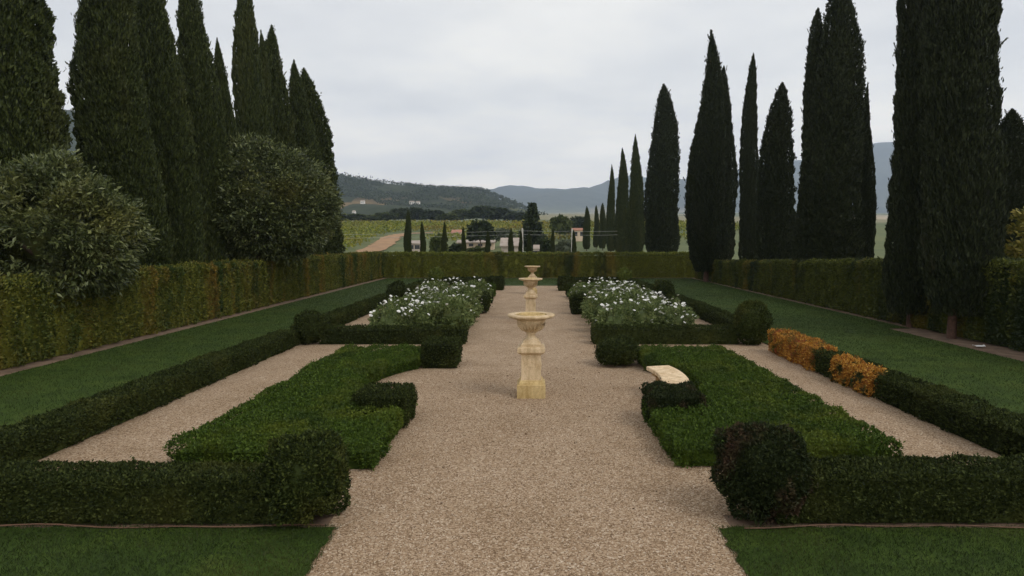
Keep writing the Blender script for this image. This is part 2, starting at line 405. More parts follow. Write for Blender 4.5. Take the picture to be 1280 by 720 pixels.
# ------------------------------------------------------------------ hedges
def poly_arrays(poly):
    A = np.array(poly, float); B = np.roll(A, -1, 0)
    return A, B
def inside(P, poly):
    A, B = poly_arrays(poly); c = np.zeros(len(P), bool)
    for (x0, y0), (x1, y1) in zip(A, B):
        if y0 == y1: continue
        hit = ((y0 > P[:, 1]) != (y1 > P[:, 1])) & (P[:, 0] < (x1 - x0) * (P[:, 1] - y0) / (y1 - y0) + x0)
        c ^= hit
    return c
def edge_dist(P, poly):
    A, B = poly_arrays(poly); d = np.full(len(P), 1e9)
    for a, b in zip(A, B):
        ab = b - a; t = np.clip(((P - a) @ ab) / max(ab @ ab, 1e-9), 0, 1)
        d = np.minimum(d, np.linalg.norm(P - a - t[:, None] * ab, axis=1))
    return d
def inset(poly, d):
    A = np.array(poly, float); n = len(A); out = []
    for i in range(n):
        e0 = A[i] - A[i-1]; e1 = A[(i+1) % n] - A[i]
        n0 = np.array([-e0[1], e0[0]]) / max(np.linalg.norm(e0), 1e-9); n1 = np.array([-e1[1], e1[0]]) / max(np.linalg.norm(e1), 1e-9)
        m = n0 + n1; q = m / max(m @ m, .3) * 2
        out.append(A[i] + q * d * .5 * (1 if m @ m > 0 else 0) * 1.0)
    return out
def hedge(name, poly, h, m, label, cat='hedge', group=None, L=.035, dens=3000, amp=.02, nsc=.5, rr=.06, seed=1, hfun=None, ribs=0.0, ribw=.8, depth=.05, topk=1.0, strays=.02):
    """clipped hedge with a footprint polygon (counter clockwise), leaf faces all over its top and sides"""
    r = rng_of(seed)
    A, B = poly_arrays(poly)
    org = A.mean(0)
    H = hfun if hfun else (lambda P: np.full(len(P), h))
    Ps = []; Ns = []
    for a, b in zip(A, B):
        ab = b - a; ln = np.linalg.norm(ab)
        if ln < 1e-6: continue
        n = int(ln * h * dens)
        u = r.uniform(0, 1, n); q = a + u[:, None] * ab; hh = H(q)
        z = r.uniform(0.01, 1, n) * hh
        N = np.array([ab[1], -ab[0], 0]) / ln
        tt = np.clip((z - (hh - rr)) / rr, 0, 1); ins = rr * (1 - np.sqrt(1 - tt**2 * .999))
        bot = np.clip((.10 - z) / .10, 0, 1) * .035
        P = np.stack([q[:, 0], q[:, 1], z], 1) - N * (ins + bot)[:, None]
        if ribs:
            s = u * ln / ribw
            P -= N * (ribs * (np.abs(np.cos(PI * (s + .25 * np.sin(s * 2.1 + seed)))) ** 6))[:, None]
        Ps.append(P); Ns.append(np.tile(N, (n, 1)) + np.array([0, 0, 1.0]) * (tt * .8)[:, None])
    mn, mx = A.min(0), A.max(0)
    n = int(np.prod(mx - mn) * dens * topk)
    q = r.uniform(mn, mx, (n, 2)); q = q[inside(q, poly)]
    d = edge_dist(q, poly); dd = np.clip(rr - d, 0, rr)
    z = H(q) - (rr - np.sqrt(np.maximum(rr**2 - dd**2, 0)))
    Ps.append(np.stack([q[:, 0], q[:, 1], z], 1)); Ns.append(np.tile([0, 0, 1.0], (len(q), 1)))
    P = np.concatenate(Ps); N = norm(np.concatenate(Ns))
    P = P + N * (amp * fnoise(P, nsc, seed + 50))[:, None] + N * (amp * .5 * fnoise(P, nsc * .22, seed + 51))[:, None]
    P = P - N * (np.abs(r.normal(0, 1, len(P))) * depth * .45)[:, None]
    st = r.uniform(size=len(P)) < strays
    P[st] += N[st] * r.uniform(.2, 1.0, (st.sum(), 1)) * L * 1.3
    P[:, 2] = np.maximum(P[:, 2], .012)
    D = norm(N * .55 + r.normal(size=P.shape) * .62 + [0, 0, .25])
    LL = L * r.uniform(.7, 1.35, len(P))
    P[:, 0] -= org[0]; P[:, 1] -= org[1]
    mb = MB().leaves(P, D, LL, LL * r.uniform(.42, .6, len(P)), r)
    # woody core
    ins = np.array(inset(poly, depth + amp + ribs + .03)); n = len(ins)
    hh = H(ins) - depth - amp - .01
    V = [(x - org[0], y - org[1], 0) for x, y in ins] + [(x - org[0], y - org[1], z) for (x, y), z in zip(ins, hh)]
    mb.add(V, [(i, (i+1) % n, n + (i+1) % n, n + i) for i in range(n)]); mb.add(V[n:], np.arange(n).reshape(1, -1))
    o = mb.build(name, m, loc=(org[0], org[1], 0))
    return tag(o, label, cat, group)
def rect(x0, x1, y0, y1): return [(x0, y0), (x1, y0), (x1, y1), (x0, y1)]
def rectn(x0, x1, y0, y1, step=.5):
    """rectangle with subdivided long sides"""
    p = []
    for (ax, ay, bx, by) in ((x0,y0,x1,y0),(x1,y0,x1,y1),(x1,y1,x0,y1),(x0,y1,x0,y0)):
        n = max(1, int(math.hypot(bx-ax, by-ay) / step))
        p += [(ax + (bx-ax)*k/n, ay + (by-ay)*k/n) for k in range(n)]
    return p

def ball(name, c, rx, ry, h, m, label, group=None, L=.04, dens=3500, amp=.085, seed=1, squash=2.4):
    """rounded clipped shrub standing on the ground, h high"""
    r = rng_of(seed); n = int(4 * PI * ((rx + ry) / 2)**2 * dens * max(1, h / (rx * 2)))
    d = norm(r.normal(size=(n, 3))); p = squash
    k = (np.abs(d[:, 0])**p + np.abs(d[:, 1])**p + np.abs(d[:, 2])**p) ** (-1 / p)
    S = d * k[:, None]
    P = S * np.array([rx, ry, h / 2]) + [0, 0, h / 2]
    N = norm(S / np.array([rx, ry, h / 2]))
    P += N * (amp * fnoise(P, .45, seed + 9))[:, None] - N * (np.abs(r.normal(size=n)) * .03)[:, None]
    st = r.uniform(size=n) < .03
    P[st] += N[st] * r.uniform(.3, 1.6, (st.sum(), 1)) * L
    P = P[P[:, 2] > .015]; N = N[:len(P)] if False else norm(P - [0, 0, h / 2])
    D = norm(N * .6 + r.normal(size=P.shape) * .6 + [0, 0, .3]); LL = L * r.uniform(.7, 1.4, len(P))
    mb = MB().leaves(P, D, LL, LL * r.uniform(.42, .6, len(P)), r)
    prof = []
    for i in range(13):
        a = -PI/2 + PI * i / 12
        prof.append((max(.002, .84 * math.cos(a)**(2/p) if math.cos(a) > 0 else .002), h/2 + .86 * h/2 * math.copysign(abs(math.sin(a))**(2/p), math.sin(a))))
    cm = MB().lathe(prof, 20); V = cm.V[0] * np.array([rx, ry, 1]); mb.add(V, cm.F[0][0])
    return tag(mb.build(name, m, loc=(c[0], c[1], 0)), label, 'topiary', group)

G_LOW = 'low box hedges edging the parterre'
# cross hedges (front to back)
hedge('box_hedge', rectn(-6.9,-2.3,6.08,6.56), .47, M['box'], 'dark low box hedge across the left foreground, ending in a tall round ball', group=G_LOW, L=.036, dens=5200, amp=.028, seed=101)
hedge('box_hedge', rectn(2.35,6.9,6.10,6.66), .50, M['box'], 'dark low box hedge across the right foreground, ending in a brown-tinged ball', group=G_LOW, L=.036, dens=5200, amp=.028, seed=102)
hedge('box_hedge', rectn(-5.6,-1.72,16.85,17.35), .45, M['box'], 'dark low box hedge across the garden in front of the left white roses', group=G_LOW, L=.05, dens=1800, amp=.025, seed=103)
hedge('box_hedge', rectn(1.62,5.5,16.85,17.35), .47, M['box'], 'dark low box hedge across the garden in front of the right white roses', group=G_LOW, L=.05, dens=1800, amp=.025, seed=104)
hedge('box_hedge', rectn(-5.6,-1.7,28.1,28.6), .46, M['box'], 'low box hedge across the garden just behind the left white roses', group=G_LOW, L=.07, dens=900, amp=.025, seed=105)
hedge('box_hedge', rectn(1.7,5.5,28.1,28.6), .46, M['box'], 'low box hedge across the garden just behind the right white roses', group=G_LOW, L=.07, dens=900, amp=.025, seed=106)
hedge('box_hedge', rectn(-5.6,-1.65,39.3,39.8), .5, M['box'], 'low box hedge closing the far left end of the gravel before the back lawn', group=G_LOW, L=.08, dens=700, amp=.025, seed=107)
hedge('box_hedge', rectn(1.65,5.5,39.3,39.8), .5, M['box'], 'low box hedge closing the far right end of the gravel before the back lawn', group=G_LOW, L=.08, dens=700, amp=.025, seed=108)
# hedges along the lawns
secs = [(6.7,16.75,'nearest section, beside the bench garden',.040,3000), (17.4,28.0,'middle section, beside the white roses',.06,1300), (28.7,39.2,'far section, beyond the white roses',.08,750)]
for i, (y0, y1, w, L, dn) in enumerate(secs):
    hedge('box_hedge', rectn(-6.55,-6.03,y0,y1), .43, M['box'], 'low box hedge along the left lawn, ' + w.replace('bench', 'low bed'), group=G_LOW, L=L, dens=dn, amp=.04, nsc=.7, seed=111+i, ribs=.035, ribw=.55)
    if i: hedge('box_hedge', rectn(5.88,6.42,y0,y1), .43, M['box'], 'low box hedge along the right lawn, ' + w, group=G_LOW, L=L, dens=dn, amp=.04, nsc=.7, seed=121+i, ribs=.035, ribw=.55)
hedge('box_hedge', rectn(5.88,6.42,6.75,10.95), .45, M['box'], 'low box hedge along the right lawn, long dark nearest run before the orange shrubs', group=G_LOW, L=.04, dens=3400, amp=.04, nsc=.7, seed=131, ribs=.035, ribw=.55)
hedge('box_hedge', rectn(6.17,6.44,11.0,12.5,.3), .44, M['box'], 'narrow green hedge strip on the lawn side behind the two small orange shrubs', group=G_LOW, L=.04, dens=3000, amp=.03, seed=136)
hedge('box_shrub', rectn(5.86,6.42,12.55,13.25), .46, M['box'], 'dark green shrub between the two orange stretches of the right hedge line', 'shrub', L=.045, dens=3000, amp=.05, seed=132)
hedge('autumn_shrub', rectn(5.84,6.36,13.3,15.85), .52, M['orange'], 'long bright orange autumn shrub in the right hedge line, beside the round ball', 'shrub', 'orange shrubs in the right hedge line', L=.045, dens=3000, amp=.07, seed=133, ribs=.05, ribw=.8)
hedge('autumn_shrub', rectn(5.82,6.14,11.9,12.45,.25), .5, M['orange_mixed'], 'narrow orange autumn shrub just before the dark green shrub in the right hedge', 'shrub', 'orange shrubs in the right hedge line', L=.045, dens=3000, amp=.06, seed=134)
hedge('autumn_shrub', rectn(5.83,6.12,11.12,11.75,.25), .48, M['orange_mixed'], 'orange and yellow half-green shrub at the end of the dark right hedge run', 'shrub', 'orange shrubs in the right hedge line', L=.045, dens=3000, amp=.06, seed=135)
# low beds with a round bay towards the urn
def bed_poly(s, x_in, x_out, y0, y1, cy, R):
    """footprint for the left (s=-1) or right (s=1) bed"""
    pts = [(x_in, y0)]
    xa, xb = x_in + .75, 2.37
    ya = cy - math.sqrt(R*R - xa*xa); yb = cy + math.sqrt(R*R - xb*xb)
    pts += [(x_in, (y0 + ya) / 2), (x_in, ya)]
    a0 = math.atan2(ya - cy, xa); a1 = math.atan2(yb - cy, xb)
    for k in range(13):
        a = a0 + (a1 - a0) * k / 12; pts.append((R * math.cos(a), cy + R * math.sin(a)))
    pts += [(xb, y1), ((x_in+x_out)/2 + .4, y1), (x_out, y1)]
    pts += [(x_out, y1 + (y0 - y1) * k / 8) for k in range(1, 9)] + [((x_in+x_out)/2, y0)]
    # this runs clockwise for +x; left is mirrored
    if s < 0: return [(-x, y) for x, y in pts]
    return pts[::-1]
def ccw(p):
    A, B = poly_arrays(p); return p if np.sum(A[:,0]*B[:,1] - B[:,0]*A[:,1]) > 0 else p[::-1]
hedge('box_bed', ccw(bed_poly(-1, 1.86, 4.3, 7.55, 14.8, 11.75, 3.0)), .31, M['bed'], 'low flat-clipped bright green bed left of the nearest urn', 'hedge bed', 'flat clipped green beds', L=.038, dens=4000, amp=.055, nsc=.42, strays=.06, seed=141)
hedge('box_bed', ccw(bed_poly(1, 1.72, 4.42, 7.65, 14.8, 11.6, 2.98)), .31, M['bed'], 'low flat-clipped bright green bed right of the nearest urn, behind the stone bench', 'hedge bed', 'flat clipped green beds', L=.038, dens=4000, amp=.055, nsc=.42, strays=.06, seed=142)
hedge('box_bed', ccw(bed_poly(-1, 1.86, 4.3, 29.6, 37.0, 33.4, 3.0)), .31, M['bed'], 'far low green bed left of the farthest urn, beyond the roses', 'hedge bed', 'flat clipped green beds', L=.09, dens=500, amp=.035, nsc=.6, seed=143)
hedge('box_bed', ccw(bed_poly(1, 1.8, 4.4, 29.6, 37.0, 33.4, 3.0)), .31, M['bed'], 'far low green bed right of the farthest urn, beyond the roses', 'hedge bed', 'flat clipped green beds', L=.09, dens=500, amp=.035, nsc=.6, seed=144)
# topiary blocks at the corners of the bays
GB = 'clipped blocks at the path side of the beds'
def block(x0, x1, y0, y1, h, m, label, seed, L=.036, dens=4200):
    hedge('topiary_block', rectn(x0, x1, y0, y1, .3), h, m, label, 'topiary', GB, L=L, dens=dens, amp=.035, nsc=.4, rr=.12, seed=seed)
block(-2.58,-1.80,9.25,9.98,.53, M['box'], 'dark square topiary block at the path edge, nearest on the left bed', 151)
block(1.72,2.52,9.25,10.02,.53, M['box_red'], 'brown-tinged square topiary block in front of the stone bench', 152)
block(-2.34,-1.58,13.65,14.5,.58, M['box'], 'square topiary block at the far path corner of the left bed', 153, .045, 2600)
block(-2.45,-1.78,31.2,31.9,.62, M['bed'], 'pale-topped small topiary block, nearer of two by the farthest left bed', 155, .08, 900)
block(-2.35,-1.55,35.6,36.4,.75, M['box'], 'dark topiary block, farther of two by the farthest left bed', 156, .08, 900)
block(1.75,2.45,31.2,31.9,.62, M['ball'], 'small topiary block, nearer of two by the farthest right bed', 157, .08, 900)
block(1.5,2.3,35.2,36.0,.78, M['box'], 'dark topiary block, farther of two by the farthest right bed', 158, .08, 900)
block(1.5,2.2,23.8,24.5,.72, M['box'], 'dark upright topiary block at the path side of the right roses', 159, .06, 1500)
GT = 'rounded topiary balls'
ball('topiary_ball', (-2.20,6.30), .39, .38, .83, M['ball'], 'large round box ball ending the front hedge, left of the path', GT, L=.038, dens=6500, seed=161)
ball('topiary_ball', (2.28,6.36), .44, .42, .90, M['box_red'], 'large round brown-tinged box ball ending the front hedge, right of the path', GT, L=.038, dens=6500, seed=162)
ball('topiary_ball', (1.90,14.1), .46, .45, .62, M['box'], 'dark squat box ball at the far path corner of the right bed', GT, L=.045, dens=3000, seed=163)
ball('topiary_ball', (-5.86,16.95), .36, .36, .88, M['box'], 'dark box ball at the junction of lawn hedge and cross hedge, left of the roses', GT, L=.05, dens=2400, seed=164)
ball('topiary_ball', (5.82,16.95), .45, .45, 1.13, M['ball'], 'tall egg-shaped box ball beside the long orange shrub', GT, L=.05, dens=2400, seed=165)
ball('topiary_ball', (-1.92,24.3), .36, .4, .80, M['box'], 'dark box ball at the path side of the left roses', GT, L=.06, dens=1600, seed=166)
ball('topiary_ball', (-5.9,28.3), .4, .4, .95, M['box'], 'dark box ball behind the left roses on the lawn hedge', GT, L=.07, dens=1200, seed=167)
ball('topiary_ball', (5.85,28.4), .46, .46, .98, M['ball'], 'green box ball behind the right roses on the lawn hedge', GT, L=.07, dens=1200, seed=168)
ball('topiary_ball', (-5.85,39.5), .42, .42, 1.08, M['ball_light'], 'light yellow-green ball at the far left corner by the back hedge', GT, L=.08, dens=900, seed=169)
ball('topiary_ball', (5.75,39.5), .42, .42, 1.05, M['ball_light'], 'light yellow-green ball at the far right corner by the back hedge', GT, L=.08, dens=900, seed=170)
# tall clipped hedges around the garden
GW = 'tall clipped hedges enclosing the garden'
hedge('wall_hedge', rectn(-12.2,-11.0,4.5,47.9,.8), 1.9, M['wall_left'], 'tall clipped hedge with yellow and rust streaks along the left lawn', group=GW, L=.075, dens=1300, amp=.10, nsc=.8, rr=.14, seed=181, ribs=.16, ribw=.9, depth=.12)
hedge('wall_hedge', rectn(-11.5,13.4,47.95,49.1,.8), 1.86, M['wall_back'], 'tall clipped green hedge across the back of the garden', group=GW, L=.09, dens=850, amp=.10, nsc=.8, rr=.14, seed=182, ribs=.14, ribw=1.0, depth=.12)
hr = lambda P: np.interp(P[:, 1], [10, 15.6, 44], [2.35, 2.25, 1.36])
hedge('wall_hedge', rectn(12.0,13.2,9,46.8,.8), 1.9, M['wall_right'], 'tall clipped dark green hedge along the right lawn, behind the cypress trunks', group=GW, L=.08, dens=1100, amp=.10, nsc=.8, rr=.14, seed=183, ribs=.16, ribw=.9, depth=.12, hfun=hr)

# ------------------------------------------------------------------ cypresses
def cypress_crown(H, R, n, seed, p=1.8, q=.75, lo=.12, apex2=None, z0=.6):
    r = rng_of(seed)
    f = lambda t: np.minimum(1, .62 + .38 * np.clip(t / lo, 0, 1)**.7) * np.maximum(1 - t**p, 0)**q
    t = r.uniform(0, 1, n * 4); t = t[r.uniform(size=len(t)) < f(t) + .06][:n]; n = len(t)
    a = r.uniform(0, 2 * PI, n)
    out = np.stack([np.cos(a), np.sin(a), 0 * a], 1)
    z = z0 + t * (H - z0)
    Q = np.stack([np.cos(a) * R, np.sin(a) * R, z * .35], 1)
    Q2 = Q * [1, 1, 2.0]; Q2[:, 2] += .8 * np.sin(a + seed)
    rad = R * f(t) * (1 + .12 * fnoise(Q, 1.9, seed + 1)) + (.10 * fnoise(Q2, .8, seed + 2) + .10 * fnoise(Q2 * [1, 1, 1.3], .34, seed + 3, 2)) * np.minimum(1, f(t) * 3)
    cx = .14 * R * np.sin(z * .55 + seed); cy = .14 * R * np.cos(z * .47 + seed * 2)
    P = out * np.maximum(rad, .02)[:, None] - out * (np.abs(r.normal(size=n)) * .06)[:, None]
    P[:, 0] += cx; P[:, 1] += cy; P[:, 2] = z
    st = r.uniform(size=n) < .012
    P[st] += out[st] * r.uniform(.04, .16, (st.sum(), 1))
    D = norm(out * .42 + r.normal(size=P.shape) * .30 + [0, 0, .95])
    L = r.uniform(.08, .17, n) * (1.0 if n > 80000 else 1.2)
    mb = MB().leaves(P, D, L, L * r.uniform(.28, .42, n), r)
    k = r.choice(n, 60, replace=False); ln = r.uniform(.12, .34, 60)                 # loose sprays leaving the outline
    kk = np.repeat(k, 40); w_ = r.uniform(0, 1, len(kk))[:, None]; dr = norm(out[k] * .5 + r.normal(0, .25, (60, 3)) + [0, 0, .9])
    P2 = P[kk] + np.repeat(dr * ln[:, None], 40, 0) * w_ * 1.3 + out[kk] * .05 + r.normal(0, .03, (len(kk), 3)) * (1.1 - w_)
    mb.leaves(P2, norm(np.repeat(dr, 40, 0) + r.normal(0, .35, P2.shape)), r.uniform(.06, .13, len(kk)), r.uniform(.02, .045, len(kk)), r)
    prof = [(max(.01, .78 * R * float(f(np.array(tt))) - .06), z0 + .15 + tt * (H - z0 - .35)) for tt in np.linspace(0, .985, 22)]
    cm = MB().lathe(prof, 14); V = cm.V[0].copy(); V[:, 0] += .14 * R * np.sin(V[:, 2] * .55 + seed); V[:, 1] += .14 * R * np.cos(V[:, 2] * .47 + seed * 2)
    mb.add(V, cm.F[0][0])
    return mb
def trunk_mb(H, r0, r1, seed, bend=.15):
    r = rng_of(seed); pts = []; rad = []
    for k in range(9):
        t = k / 8; pts.append((bend * math.sin(2.2 * t + seed) * t, bend * math.cos(1.7 * t + seed) * t, H * t)); rad.append(r0 * (1.35 if k == 0 else 1) * (1 - t) + r1 * t)
    return MB().tube(pts, rad, 10)
CROWN = {}; TRUNK = {}
specs = {'wide': (2.2, .80, .10), 'column': (3.4, .70, .10), 'spindle': (1.8, .85, .14), 'column_b': (2.8, .70, .12)}
def crown_mesh(kind, side, n):
    key = (kind, side, n)
    if key not in CROWN:
        p, q, lo = specs[kind]
        o = cypress_crown(14, 1.3, n, 200 + sum(map(ord, kind)) % 90, p, q, lo).build('crown', M['cyp_' + side]); CROWN[key] = o.data
        bpy.data.objects.remove(o)
    return CROWN[key]
def trunk_mesh(side):
    if side not in TRUNK:
        o = trunk_mb(12.5, .135, .03, 4, .10).build('trunk', M['bark_red' if side == 'r' else 'bark'], smooth=True); TRUNK[side] = o.data; bpy.data.objects.remove(o)
    return TRUNK[side]
def cypress(label, x, y, H, R, kind, side, rz, group, lean=0.0, n=60000, z=None, zoff=0.0):
    z = float(hz(y)) if z is None else z
    e = empty('cypress_tree', (x, y, z - .03), label, 'cypress', group, rz)
    e.rotation_euler = (0, math.radians(lean), 0)
    cr = bpy.data.objects.new('crown', crown_mesh(kind, side, n)); C.objects.link(cr); cr.parent = e
    cr.scale = (R / 1.3, R / 1.3, (H - zoff) / 14); cr.location = (0, 0, zoff); cr.rotation_euler = (0, 0, rz)
    tr = bpy.data.objects.new('trunk', trunk_mesh(side)); C.objects.link(tr); tr.parent = e; s = max(.35, R / 1.3)
    tr.scale = (s, s, H / 14); tr.rotation_euler = (0, 0, rz)
    return e
GL = 'cypresses behind the left hedge'; GR = 'cypresses along the right side'
X0 = -13.5
cypress('broad dark cypress cut by the left frame edge, above the nearer round shrub', X0+.3, 16.8, 14.5, 1.42, 'wide', 'l', .3, GL, -2.0, 110000)
cypress('broadest cypress on the left, between the two round shrubs', X0+.15, 21.2, 14.0, 1.15, 'wide', 'l', 2.0, GL, -.3, 110000)
cypress('tall cypress on the left, directly right of the broadest one', X0+.25, 23.7, 13.4, 1.06, 'wide', 'l', 3.1, GL, -1.2, 110000)
cypress('tall cypress half hidden behind the third big one on the left', X0+.25, 26.2, 13.9, .95, 'wide', 'l', 4.0, GL, -.6)
cypress('short slim cypress in the gap left of the tall spire over the round shrub', X0+.6, 27.7, 11.2, .58, 'wide', 'l', 5.0, GL, -1)
cypress('tall sharp spire of a cypress rising above the round shrub on the left', X0+.5, 30.3, 15.0, .74, 'column', 'l', 1.0, GL, 0)
cypress('thin cypress with a bent tip just right of the tall spire on the left', X0+.3, 32.9, 13.2, .66, 'wide', 'l', .8, GL, -1.5)
cypress('full leaning cypress, second last towards the valley on the left', X0+.2, 35.0, 14.2, 1.22, 'wide', 'l', 2.6, GL, -2.0)
cypress('slim cypress tip showing behind the last left cypress', X0+.65, 37.4, 13.0, 1.0, 'wide', 'l', 4.4, GL, -2.2)
cypress('last cypress of the left row, beside the open valley view', X0+.35, 40.0, 13.2, 1.5, 'wide', 'l', 5.5, GL, -2.6)
X1 = 12.5
cypress('nearest pair of cypresses on the right: the left, slightly farther one', 12.05, 20.4, 14.6, .80, 'column', 'r', .4, GR, .6, 110000, zoff=-.15)
cypress('nearest pair of cypresses on the right: the wider right one with a reddish trunk', 11.8, 18.0, 14.6, .93, 'column', 'r', 1.9, GR, .2, 110000, zoff=.1)
cypress('blunt-topped cypress behind the hedge at the right edge of the view', 17.1, 23.5, 7.45, .85, 'column', 'r', 2.2, GR)
cypress('cypress cut off by the right frame edge, behind the hedge', 18.95, 24.5, 6.9, 1.0, 'column_b', 'r', 3.9, GR)
cypress('massive cypress in the middle of the right row, top cut by the frame', 13.55, 29.2, 14.4, 1.24, 'column_b', 'r', 3.3, GR, 0, 90000)
cypress('narrow shoulder cypress against the left side of the massive right one', 13.05, 29.9, 13.2, .75, 'column_b', 'r', 5.3, GR)
cypress('slim low cypress tucked against the right side of the massive one', 15.95, 31.0, 10.2, .46, 'spindle', 'r', 4.6, GR)
cypress('medium pointed cypress just left of the massive one in the right row', 13.5, 35.6, 11.3, 1.02, 'column_b', 'r', .9, GR)
cypress('thin pencil cypress standing alone in the right row, sky on both sides', 13.45, 40.0, 14.1, .55, 'column', 'r', 1.4, GR)
cypress('large double cypress at the back right corner: the taller left one', 11.8, 43.3, 16.6, 1.35, 'spindle', 'r', 2.9, GR, 0, 90000)
cypress('large double cypress at the back right corner: the lower right one', 12.95, 44.0, 14.4, .85, 'column', 'r', .2, GR)
cypress('blunt cypress behind the back hedge, first left of the double one', 12.4, 61, 17.4, 1.55, 'column_b', 'r', 3.6, GR)
cypress('slim cypress beyond the back hedge, second left of the double one', 12.45, 77, 15.2, 1.08, 'spindle', 'l', 4.1, GR)
cypress('slim cypress beyond the back hedge, third left of the double one', 12.4, 88, 15.0, .95, 'wide', 'l', 5.1, GR)
cypress('slim cypress beyond the back hedge, lowest and last of the tall right row', 12.4, 100, 13.9, .72, 'wide', 'l', 5.8, GR)
GD = 'small dark cypresses beside the tall right row'
for (x, top, Y, R, w) in ((733,258,112,.62,'left of three'), (745,257,118,.5,'middle of three'), (753,254,114,.62,'right of three')):
    cypress('small distant cypress beside the tall right row, ' + w, (x-664)/800*Y, Y, 2.7+(302-top)*Y/800-float(hz(Y)), R, 'column', 'l', x*.1, GD)
GY = 'young cypresses lined up behind the back hedge'
yl = [(511,262,.34,'stoutest and leftmost'), (529,277,.27,'second from the left, by the pink house'), (556,277,.24,'in front of the dark green bushes'), (580,283,.22,'before the long low wall'), (610,288,.26,'right of the round dark tree'), (639,285,.27,'in front of the pale shed'), (651,288,.2,'just left of the concrete pole'), (661,289,.25,'just right of the concrete pole'), (691,285,.22,'right of the conifer'), (717,287,.22,'rightmost, before the cream house')]
for (x, top, R, w) in yl:
    Y = 58.0; cypress('young thin cypress behind the back hedge, ' + w, (x-664)/800*Y, Y, 2.7+(302-top)*Y/800, R, 'column', 'l', x*.13, GY)

# ------------------------------------------------------------------ broad crowns
def leafy_crown(rx, ry, rz, nc, nl, L, seed, cr=.28, aspect=.42, flat=.0, low=-.6, core=.72, droop=.1, outw=.9):
    """clumps of leaves spread over an uneven ellipsoid, centre at origin"""
    r = rng_of(seed); d = norm(r.normal(size=(nc * 2, 3))); d = d[d[:, 2] > low][:nc]; nc = len(d)
    k = 1 + .16 * fnoise(d, 1.6, seed + 3) - np.abs(r.normal(0, .15, nc))
    c = d * k[:, None] * np.array([rx, ry, rz])
    S = cr * (rx + ry + rz) / 3
    cs = S * r.uniform(.55, 1.15, nc)
    nn = np.repeat(np.arange(nc), nl)
    off = norm(r.normal(size=(len(nn), 3))) * (r.uniform(0, 1, (len(nn), 1)) ** .45)
    off[:, 2] *= .75
    P = c[nn] + off * cs[nn][:, None]
    D = norm(off * .6 + d[nn] * outw * .6 + r.normal(size=P.shape) * .45 + [0, 0, .15])
    LL = L * r.uniform(.65, 1.3, len(P))
    mb = MB().leaves(P, D, LL, LL * aspect * r.uniform(.8, 1.2, len(P)), r, droop=droop)
    n1, n2 = 16, 9; V = []
    for i in range(n2 + 1):
        b = -PI/2 + PI * i / n2
        for j in range(n1):
            a = 2 * PI * j / n1; V.append((math.cos(b)*math.cos(a), math.cos(b)*math.sin(a), math.sin(b)))
    V = np.array(V); V = V * (core * (1 + .14 * fnoise(V, 1.6, seed + 3)))[:, None] * np.array([rx, ry, rz])
    F = [(i*n1+j, i*n1+(j+1) % n1, (i+1)*n1+(j+1) % n1, (i+1)*n1+j) for i in range(n2) for j in range(n1)]
    mb.add(V, F)
    return mb
def limbed_trunk(H, R, r0, seed):
    r = rng_of(seed); mb = trunk_mb(H, r0, r0 * .45, seed, .1)
    for k in range(6):
        a = 2 * PI * k / 6 + r.uniform(-.4, .4); z = H * r.uniform(.45, .85); l = R * r.uniform(.5, .8)
        mb.tube([(0, 0, z), (l*.45*math.cos(a), l*.45*math.sin(a), z + l*.25), (l*math.cos(a), l*math.sin(a), z + l*.65)], [r0*.5, r0*.32, r0*.1], 6)
    return mb
def big_shrub(label, x, y, cz, rx, ry, rz, seed, nc, nl, L):
    e = empty('round_shrub', (x, y, 0), label, 'shrub', 'big round evergreen shrubs over the left hedge')
    leafy_crown(rx, ry, rz, nc, nl, L, seed, cr=.20, aspect=.34, core=.42, low=-.95).build('crown', M['loquat'], e, loc=(0, 0, cz))
    limbed_trunk(cz, rx * .7, .16, seed).build('trunk', M['bark'], e, smooth=True)
big_shrub('nearer big round broad-leaved shrub spilling over the left hedge, at the left edge', -11.9, 16.1, 2.95, 2.25, 1.7, 1.85, 301, 480, 95, .145)
big_shrub('farther big round broad-leaved shrub bulging over the left hedge before the cypresses', -11.9, 27.9, 4.2, 3.35, 2.1, 2.5, 302, 700, 85, .175)
e = empty('yellow_shrub', (15.3, 19.6, 0), 'yellow-leaved shrub poking in at the right edge above the hedge', 'shrub')
leafy_crown(.75, .75, 1.15, 50, 30, .2, 303, cr=.3, core=.5).build('crown', M['yellow'], e, loc=(0, 0, 2.6)); limbed_trunk(2.4, .5, .06, 9).build('trunk', M['bark'], e)
e = empty('conical_shrub', (13.9, 33.5, 0), 'small grey-green conical shrub peeping over the right hedge', 'shrub')
cypress_crown(2.5, .55, 5000, 77, 1.0, 1.0, .1, z0=.1).build('crown', M['olive'], e); trunk_mb(1.9, .05, .01, 2, .02).build('trunk', M['bark'], e)

